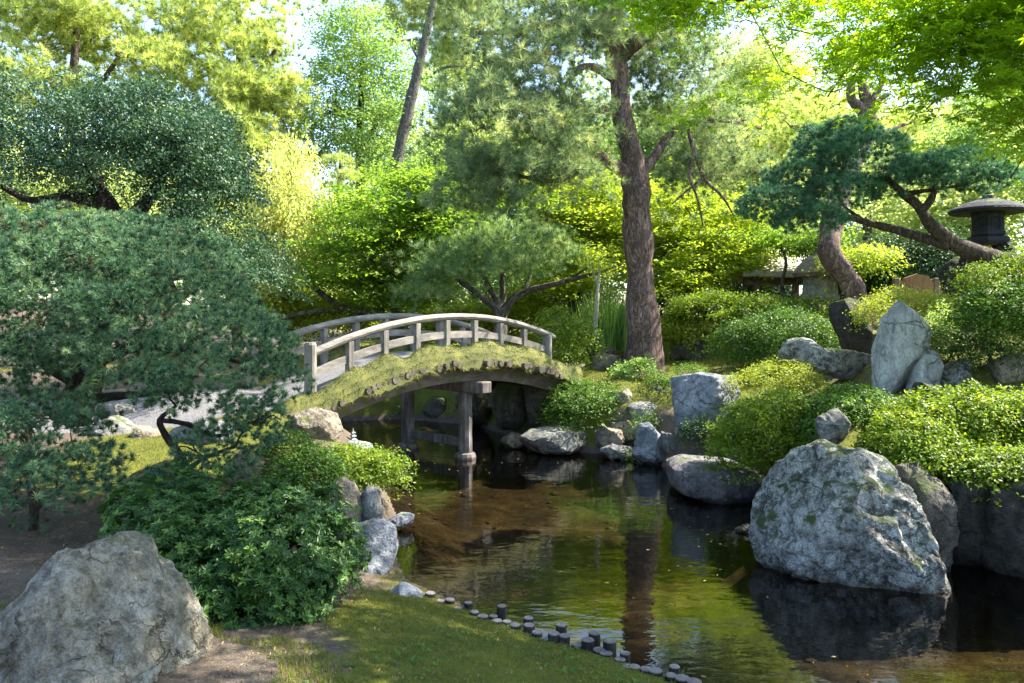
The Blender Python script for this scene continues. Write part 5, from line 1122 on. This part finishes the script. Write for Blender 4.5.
build_bridge()

# ------------------------------------------------------------------ lanterns, tea house
def build_stonework():
    c = P(988, 255, 10.6); bx, by = c[0], c[1]
    zt = P(988, 193, 10.6)[2]
    t = empty('stone_lantern', (bx, by, zt - 1.0), 'dark broad-roofed stone lantern on curved legs at the right edge', 'stone lantern')
    mb = MB()
    mb.lathe([(.02, .25), (.07, .235), (.075, .19), (.16, .175), (.34, .12), (.455, .055), (.47, .03), (.45, .0), (.30, .012), (.2, .02), (.19, -.02)][::-1], (bx, by, zt - .27), 32)
    mb.build('roof', M['lantern_dark'], t, shade=False)
    mb = MB(); n = 6
    mb.lathe([(.20, 0), (.225, .02), (.225, .06), (.205, .08), (.205, .24), (.225, .26), (.225, .3), (.18, .31)], (bx, by, zt - .58), 6)
    box = mb.build('fire_box', M['lantern_dark'], t)
    for k in range(6):
        a = (k + .5) * PI / 3; d = np.array((math.cos(a), math.sin(a), 0)); tng = np.array((-d[1], d[0], 0))
        wb = MB(); o = np.array((bx, by, zt - .42)) + d * .178
        for u in (-.055, .055): wb.box(o + tng * u, (.014, .016, .13), np.array([d, tng, (0, 0, 1)]))
        for u in (-.065, 0.0, .065): wb.box(o + np.array((0, 0, u)) + d * .002, (.014, .12, .014), np.array([d, tng, (0, 0, 1)]))
        wb.build('window_lattice', M['lantern_dark'], box)
    mb = MB(); mb.lathe([(.12, -.10), (.26, -.09), (.28, -.05), (.27, 0), (.18, .012)], (bx, by, zt - .59), 6); mb.build('platform', M['lantern_dark'], t)
    for k in range(4):
        a = k * PI / 2 + .5; d = np.array((math.cos(a), math.sin(a)))
        mb = MB(); o = np.array((bx, by))
        pts = [(*(o + d * .17), zt - .67), (*(o + d * .27), zt - .74), (*(o + d * .33), zt - .86), (*(o + d * .40), zt - 1.02)]
        mb.tube(pts, [.06, .06, .052, .05], 8, .03, 3, .05); mb.build('leg', M['lantern_dark'], t)
    # squat lantern
    c = P(820, 318, 15.2); bx, by, bz_ = c
    s = 15.2 / F
    t = empty('stone_lantern', c, 'squat mossy pale stone lantern with thick brown roof beside the leaning trunk', 'stone lantern')
    z = lambda py: (318 - py) * s
    mb = MB(); mb.lathe([(30 * s, 0), (32 * s, z(314)), (30 * s, z(309)), (22 * s, z(303)), (18 * s, z(302))], (bx, by, bz_), 20); mb.build('base', M['lantern_pale'], t)
    mb = MB(); mb.lathe([(18 * s, z(302)), (20 * s, z(300)), (20 * s, z(296)), (17 * s, z(294)), (16 * s, z(280)), (18 * s, z(277))], (bx, by, bz_), 20); mb.build('fire_box', M['lantern_pale'], t)
    mb = MB(); mb.lathe([(16 * s, z(277)), (25 * s, z(277)), (27 * s, z(273)), (22 * s, z(267)), (14 * s, z(258)), (5 * s, z(254)), (5 * s, z(248)), (2 * s, z(246))], (bx, by, bz_), 20); mb.build('roof', M['girder'], t)
    # small white pagoda on the flat stone
    c = P(353, 446, 9.05); bx, by, bz_ = c; s = 9.05 / F
    t = empty('stone_pagoda', c, 'tiny white tiered stone pagoda on the pale flat stone by the bridge', 'pagoda')
    mb = MB(); mb.lathe([(5 * s, 0), (5 * s, 2 * s), (4 * s, 2.4 * s), (4 * s, 4 * s)], (bx, by, bz_), 4); mb.build('base', M['rock_slab'], t)
    z0 = 4.0
    for r, h in ((4.6, 4.0), (3.7, 3.6), (2.9, 3.2)):
        mb = MB(); mb.lathe([(r * .55 * s, 0), (r * .55 * s, h * .45 * s), (r * s, h * .5 * s), (r * .95 * s, h * .68 * s), (r * .45 * s, h * s)], (bx, by, bz_ + z0 * s), 4); mb.build('tier', M['rock_slab'], t); z0 += h * .97
    mb = MB(); mb.lathe([(.8 * s, 0), (1.0 * s, s), (.5 * s, 2.2 * s), (.1 * s, 4 * s)], (bx, by, bz_ + z0 * s), 8); mb.build('finial', M['rock_slab'], t)
    # tea house beyond the shrubs
    Y = 17.4; s = Y / F
    t = empty('tea_house', (P(780, 300, Y)[0], Y, 1.3), 'open timber tea house with pale shallow roof seen under the pines', 'tea house')
    x0, x1 = P(738, 0, Y)[0], P(850, 0, Y)[0]
    m, nt, out = new_mat('roof_bark_shingle'); v = coords(nt, (1, 1, 6)); a = noise(nt, 7, 4, .6, v)
    p = N(nt, 'ShaderNodeBsdfPrincipled', Roughness=.8); L(nt, ramp(nt, [(.3, (.26, .23, .20)), (.7, (.50, .46, .41))], a.outputs[0]).outputs[0], p.inputs['Base Color']); L(nt, bump(nt, a.outputs[0], .4, .03), p.inputs['Normal']); L(nt, p.outputs[0], out.inputs[0])
    ze, zr = P(0, 272, Y)[2], P(0, 246, Y + 1.4)[2]
    V = [(x0, Y - .4, ze), (x1, Y - .4, ze), (x1 - .3, Y + 1.4, zr), (x0 + .3, Y + 1.4, zr), (x0, Y + 3.2, ze), (x1, Y + 3.2, ze)]
    V = V + [(a, b, c_ - .11) for a, b, c_ in V]
    mb = MB(); mb.add(V, [[0, 1, 2, 3], [3, 2, 5, 4], [9, 8, 7, 6], [10, 11, 8, 9], [0, 6, 7, 1], [5, 11, 10, 4], [1, 7, 8, 2], [2, 8, 11, 5], [3, 9, 6, 0], [4, 10, 9, 3]]); mb.build('roof', m, t)
    for px, yy in ((757, .1), (838, .1), (757, 2.6), (838, 2.6)):
        mb = MB(); q = P(px, 0, Y); zg = gz(q[0], Y + yy); mb.box((q[0], Y + yy, (zg + ze) / 2 - .05), (.14, .14, ze - zg - .05), None, .01); mb.build('post', M['timber'], t)
    mb = MB(); mb.box(((x0 + x1) / 2, Y + .1, ze - .2), (x1 - x0 - .3, .12, .16)); mb.build('beam', M['timber'], t)
    mb = MB(); mb.box(((x0 + x1) / 2 + .6, Y + 2.7, 1.2 + .55), (x1 - x0 - 1.6, .08, 1.1)); mb.build('low_wall', M['lantern_pale'], t)
    # brown timber panel
    c = P(916, 300, 13.0); s = 13.0 / F
    t = empty('timber_panel', c, 'orange brown curved-top timber panel half hidden in dark leaves', 'fence panel')
    w = 17 * s; V = []
    top = [(-w, 14 * s), (-w * .7, 22 * s), (0, 26 * s), (w * .7, 24 * s), (w, 16 * s), (w, -10 * s), (-w, -10 * s)]
    V = [(c[0] + a, c[1] - .03, c[2] + b) for a, b in top] + [(c[0] + a, c[1] + .03, c[2] + b) for a, b in top]
    mb = MB(); n = 7; mb.add(V, [list(range(n))[::-1], [n + k for k in range(n)]] + [[k, (k + 1) % n, n + (k + 1) % n, n + k] for k in range(n)]); mb.build('board', M['panelwood'], t)
    for u in (-1, 1):
        mb = MB(); mb.box((c[0] + u * (w + .05), c[1], c[2]), (.09, .09, 44 * s), None, .01); mb.build('post', M['timber'], t)
build_stonework()

# ------------------------------------------------------------------ log stakes along the near edge
def build_stakes():
    rg = RNG(55)
    line = [(434, 605), (462, 615), (498, 629), (540, 643), (578, 652), (606, 662), (634, 678), (664, 686), (700, 700)]
    lp, lr = resample(np.array([(a, b, 0) for a, b in line], float), np.ones(len(line)), 1.0)
    spots, d = [], 0.0
    while d < len(lp) - 1:
        a, b = lp[int(d)][:2]; w = rg.uniform(9.5, 13.5) * (.8 + .45 * (b - 600) / 90)
        spots.append((a + rg.normal() * 1.2, b - 6 + rg.normal() * 1.6, w, rg.choice([2, 3, 4, 5, 6, 8, 10]) * (.8 + .4 * (b - 600) / 90)))
        if rg.random() < .38: spots.append((a + rg.uniform(2, 8), b - rg.uniform(10, 15), w * .9, rg.choice([4, 6, 9, 12])))
        d += w * rg.uniform(.78, .98) * len(lp) / 285
    first = None
    for k, (px, py, w, h) in enumerate(spots):
        if w == 0 or py < 460: continue
        Y = 1680 / (py - 311 + 3); s = Y / F
        c = P(px, py, Y); r = w * s / 2; top = .022 + h * s * .8
        t = empty('log_stake', (c[0], c[1], 0), 'short round log stake with pale cut top edging the mossy slope', 'log stake', 'log stakes along the near edge of the pond')
        mb = MB(); mb.tube([(c[0], c[1], -.3), (c[0], c[1], top * .5 - .02), (c[0], c[1], top)], [r, r, r * .97], 12, .06, k, .05); mb.build('stake', M['stakeside'], t)
        mb = MB(); mb.tube([(c[0], c[1], top + .001), (c[0], c[1], top + .006)], [r * .95, r * .86], 12, .05, k); mb.build('cut_top', M['staketop'], t)
    for k in range(11):
        px = 575 - k * 0 + k * 3.3; Y = 11.95; c = P(px, 452, Y); r = .024
        h = .13 + .02 * rg.normal()
        mb = MB(); mb.tube([(c[0], Y, -.2), (c[0], Y, h * .5), (c[0], Y, h)], [r, r, r * .93], 9, .06, k, .06)
        tag(mb.build('edging_stake', M['logend'], None), 'thin pale stake in the tight little row under the clipped dome shrub', 'stake', 'thin edging stakes on the far bank')
build_stakes()

# ------------------------------------------------------------------ ground cover, reeds, litter
def build_cover():
    rg = RNG(66)
    cl = Cloud()
    def sow(x0, x1, y0, y1, n, keep, lo, hi, wid, lean=.5, tint0=.45):
        x = rg.uniform(x0, x1, n); y = rg.uniform(y0, y1, n)
        sd = shore_sd(x, y); p3 = np.stack([x, y, 0 * x], -1)
        k = (sd > .03) & keep(x, y, p3)
        x, y, p3 = x[k], y[k], p3[k]; m = len(x)
        q = np.stack([x, y, ground(x, y) - .003], -1)
        ax = rg.normal(size=(m, 3)) * lean; ax[:, 2] = 1
        nn = unit(np.cross(ax, rg.normal(size=(m, 3))))
        tt = np.clip(tint0 + .5 * fbm(p3 * 1.7, 41, 3) + rg.normal(0, .13, m), 0, 1)
        cl.put(T_NEEDLE, q, ax, nn, rg.uniform(lo, hi, m), tt, np.full(m, wid))
    sow(-2.0, 1.3, 2.6, 6.4, 170000, lambda x, y, p: fbm(p * 1.1, 21, 3) * .5 + smooth(-1.45, -.35, x) * .85 > .44 + .35 * fbm(p * 2.3, 71, 3), .008, .022, .0035)
    sow(-4.6, -2.2, 6.6, 8.6, 22000, lambda x, y, p: np.hypot(x + 3.5, y - 7.6) < .9, .01, .025, .006)
    sow(0.6, 7, 6.2, 17, 90000, lambda x, y, p: fbm(p * 1.1, 23, 3) > -.15, .015, .05, .008)
    sow(-9, 9, 12.5, 24, 70000, lambda x, y, p: fbm(p * .8, 24, 3) > -.1, .02, .07, .014)
    sow(-2.9, -.6, 2.9, 4.3, 26000, lambda x, y, p: (np.abs(np.hypot((x + 1.78) / 1.0, (y - 3.45) / .62) - .92) < .16) & (fbm(p * 3, 27, 2) > -.05), .012, .05, .005)
    sow(-1.1, 1.2, 2.7, 6.3, 8000, lambda x, y, p: fbm(p * 3.2, 28, 2) > .22, .025, .06, .004, .7, .55)
    cl.build('moss_grass', M['grass'])['kind'] = 'stuff'
    # clover-like weeds in the moss
    cl = Cloud(); x = rg.uniform(-1.2, 1.2, 1500); y = rg.uniform(2.8, 6.2, 1500)
    k = (shore_sd(x, y) > .08) & (fbm(np.stack([x, y, 0 * x], -1) * 1.6, 29, 3) > .12); x, y = x[k], y[k]
    p0 = np.stack([x, y, ground(x, y) + .012], -1)
    rosettes(cl, p0, np.tile((0, 0, 1.0), (len(x), 1)), rg, 5, .017, T=T_RHOMB, lift=.15)
    cl.build('ground_weeds', M['boxleaf'])['kind'] = 'stuff'
    # fallen leaves and twigs
    cl = Cloud()
    x = np.r_[rg.uniform(-5, 1.2, 2600), rg.uniform(-3.2, .8, 6500)]; y = np.r_[rg.uniform(2.5, 9, 2600), rg.uniform(2.7, 6, 6500)]; k = shore_sd(x, y) > .05; x, y = x[k], y[k]; m = len(x)
    q = np.stack([x, y, ground(x, y) + .006], -1)
    nn = unit(np.array((0, 0, 1.0)) + rg.normal(size=(m, 3)) * .3); ax = rg.normal(size=(m, 3))
    cl.put(T_OVAL, q, ax, nn, rg.uniform(.008, .028, m) ** 1.0, np.clip(rg.normal(.4, .28, m), 0, 1), rg.uniform(.004, .022, m))
    x = rg.uniform(-4, 5, 900); y = rg.uniform(4.2, 12, 900); k = shore_sd(x, y) < -.1; x, y = x[k], y[k]; m = len(x)
    q = np.stack([x, y, ground(x, y) + .01], -1)
    nn = unit(np.array((0, 0, 1.0)) + rg.normal(size=(m, 3)) * .3); ax = rg.normal(size=(m, 3))
    cl.put(T_OVAL, q, ax, nn, rg.uniform(.02, .06, m), np.clip(rg.normal(.4, .25, m), 0, 1))
    x = rg.uniform(-1.5, 4.5, 260); y = rg.uniform(4.4, 11.5, 260)
    k = (shore_sd(x, y) < -.06) & (fbm(np.stack([x, y, 0 * x], -1) * .9, 33, 2) > -.05); x, y = x[k], y[k]; m = len(x)
    nn = unit(np.array((0, 0, 1.0)) + rg.normal(size=(m, 3)) * .06)
    cl.put(T_OVAL, np.stack([x, y, np.full(m, .004)], -1), rg.normal(size=(m, 3)) * (1, 1, .05), nn, rg.uniform(.015, .04, m), np.clip(rg.normal(.55, .25, m), 0, 1))
    cl.build('fallen_leaves', M['litter'])['kind'] = 'stuff'
    # pebbles on the pond bed
    v, f = ico(1); mbv, mbf, n = [], [], 0
    for k in range(260):
        x, y = rg.uniform(-2, 4.5), rg.uniform(4.3, 11)
        if shore_sd(np.array([x]), np.array([y]))[0] > -.05: continue
        r = rg.uniform(.015, .06) * (1.6 if rg.random() < .1 else 1)
        mbv.append(v * (r * rg.uniform(.8, 1.5), r, r * .45) + (x, y, gz(x, y) + r * .05)); mbf.append(f + n); n += len(v)
    link_mesh('pebbles', np.concatenate(mbv), [np.concatenate(mbf)], M['rock_tan'], shade=True)['kind'] = 'stuff'
    # tall reeds
    t0 = P(612, 352, 17.2)
    t = empty('reed_clump', t0, 'clump of tall fresh green reeds behind the slim white sapling', 'reeds')
    cl = Cloud(); n = 1300
    x = P(612, 0, 17.2)[0] + rg.normal(size=n) * .38; y = 17.2 + rg.normal(size=n) * .3
    q = np.stack([x, y, np.full(n, t0[2] + .05)], -1)
    ax = rg.normal(size=(n, 3)) * .16; ax[:, 2] = 1
    nn = unit(np.cross(ax, rg.normal(size=(n, 3))))
    cl.put(T_NEEDLE, q, ax, nn, rg.uniform(.6, 1.45, n), np.clip(rg.normal(.5, .2, n), 0, 1), np.full(n, .03))
    cl.build('blade', M['reed'], t)['kind'] = 'stuff'
build_cover()
def setup():
    sc = bpy.context.scene
    w = bpy.data.worlds.new('World'); sc.world = w; w.use_nodes = True
    nt = w.node_tree; nt.nodes.clear()
    sky = nt.nodes.new('ShaderNodeTexSky'); sky.sky_type = 'NISHITA'; sky.sun_disc = False
    S = np.array((0.72, 0.26, 0.84)); S = S / np.linalg.norm(S)
    el = math.asin(S[2]); az = math.atan2(S[0], S[1])
    sky.sun_elevation = el; sky.sun_rotation = az
    bg = nt.nodes.new('ShaderNodeBackground'); bg.inputs['Strength'].default_value = 0.14
    out = nt.nodes.new('ShaderNodeOutputWorld'); L(nt, sky.outputs[0], bg.inputs[0]); L(nt, bg.outputs[0], out.inputs[0])
    ld = bpy.data.lights.new('sun', 'SUN'); ld.energy = 5.0; ld.angle = math.radians(.5); ld.color = (1.0, .93, .80)
    lo = bpy.data.objects.new('sun', ld); C.objects.link(lo)
    lo.rotation_euler = Vector(S).to_track_quat('Z', 'Y').to_euler()
    cd = bpy.data.cameras.new('camera'); co = bpy.data.objects.new('camera', cd); C.objects.link(co)
    co.location = (0, 0, CAMH); co.rotation_euler = (PI / 2, 0, 0)
    cd.sensor_width = 36; cd.lens = 36 * F / 1024; cd.shift_y = -(341.5 - HY) / 1024; cd.clip_end = 600; cd.clip_start = .05
    sc.camera = co
    sc.render.engine = 'CYCLES'
    vs = sc.view_settings; vs.view_transform = 'Standard'; vs.look = 'None'; vs.gamma = 1; vs.use_curve_mapping = False
    vs.exposure = 2.2
    cy = sc.cycles
    cy.use_denoising = True
    try: cy.denoiser = 'OPENIMAGEDENOISE'; cy.denoising_input_passes = 'RGB_ALBEDO_NORMAL'; cy.denoising_prefilter = 'ACCURATE'
    except Exception: pass
    cy.max_bounces = 8; cy.diffuse_bounces = 4; cy.glossy_bounces = 3; cy.transmission_bounces = 6; cy.transparent_max_bounces = 12
    cy.caustics_reflective = False; cy.caustics_refractive = False; cy.sample_clamp_indirect = 6
    cy.use_adaptive_sampling = True; cy.adaptive_threshold = 0.015
setup()
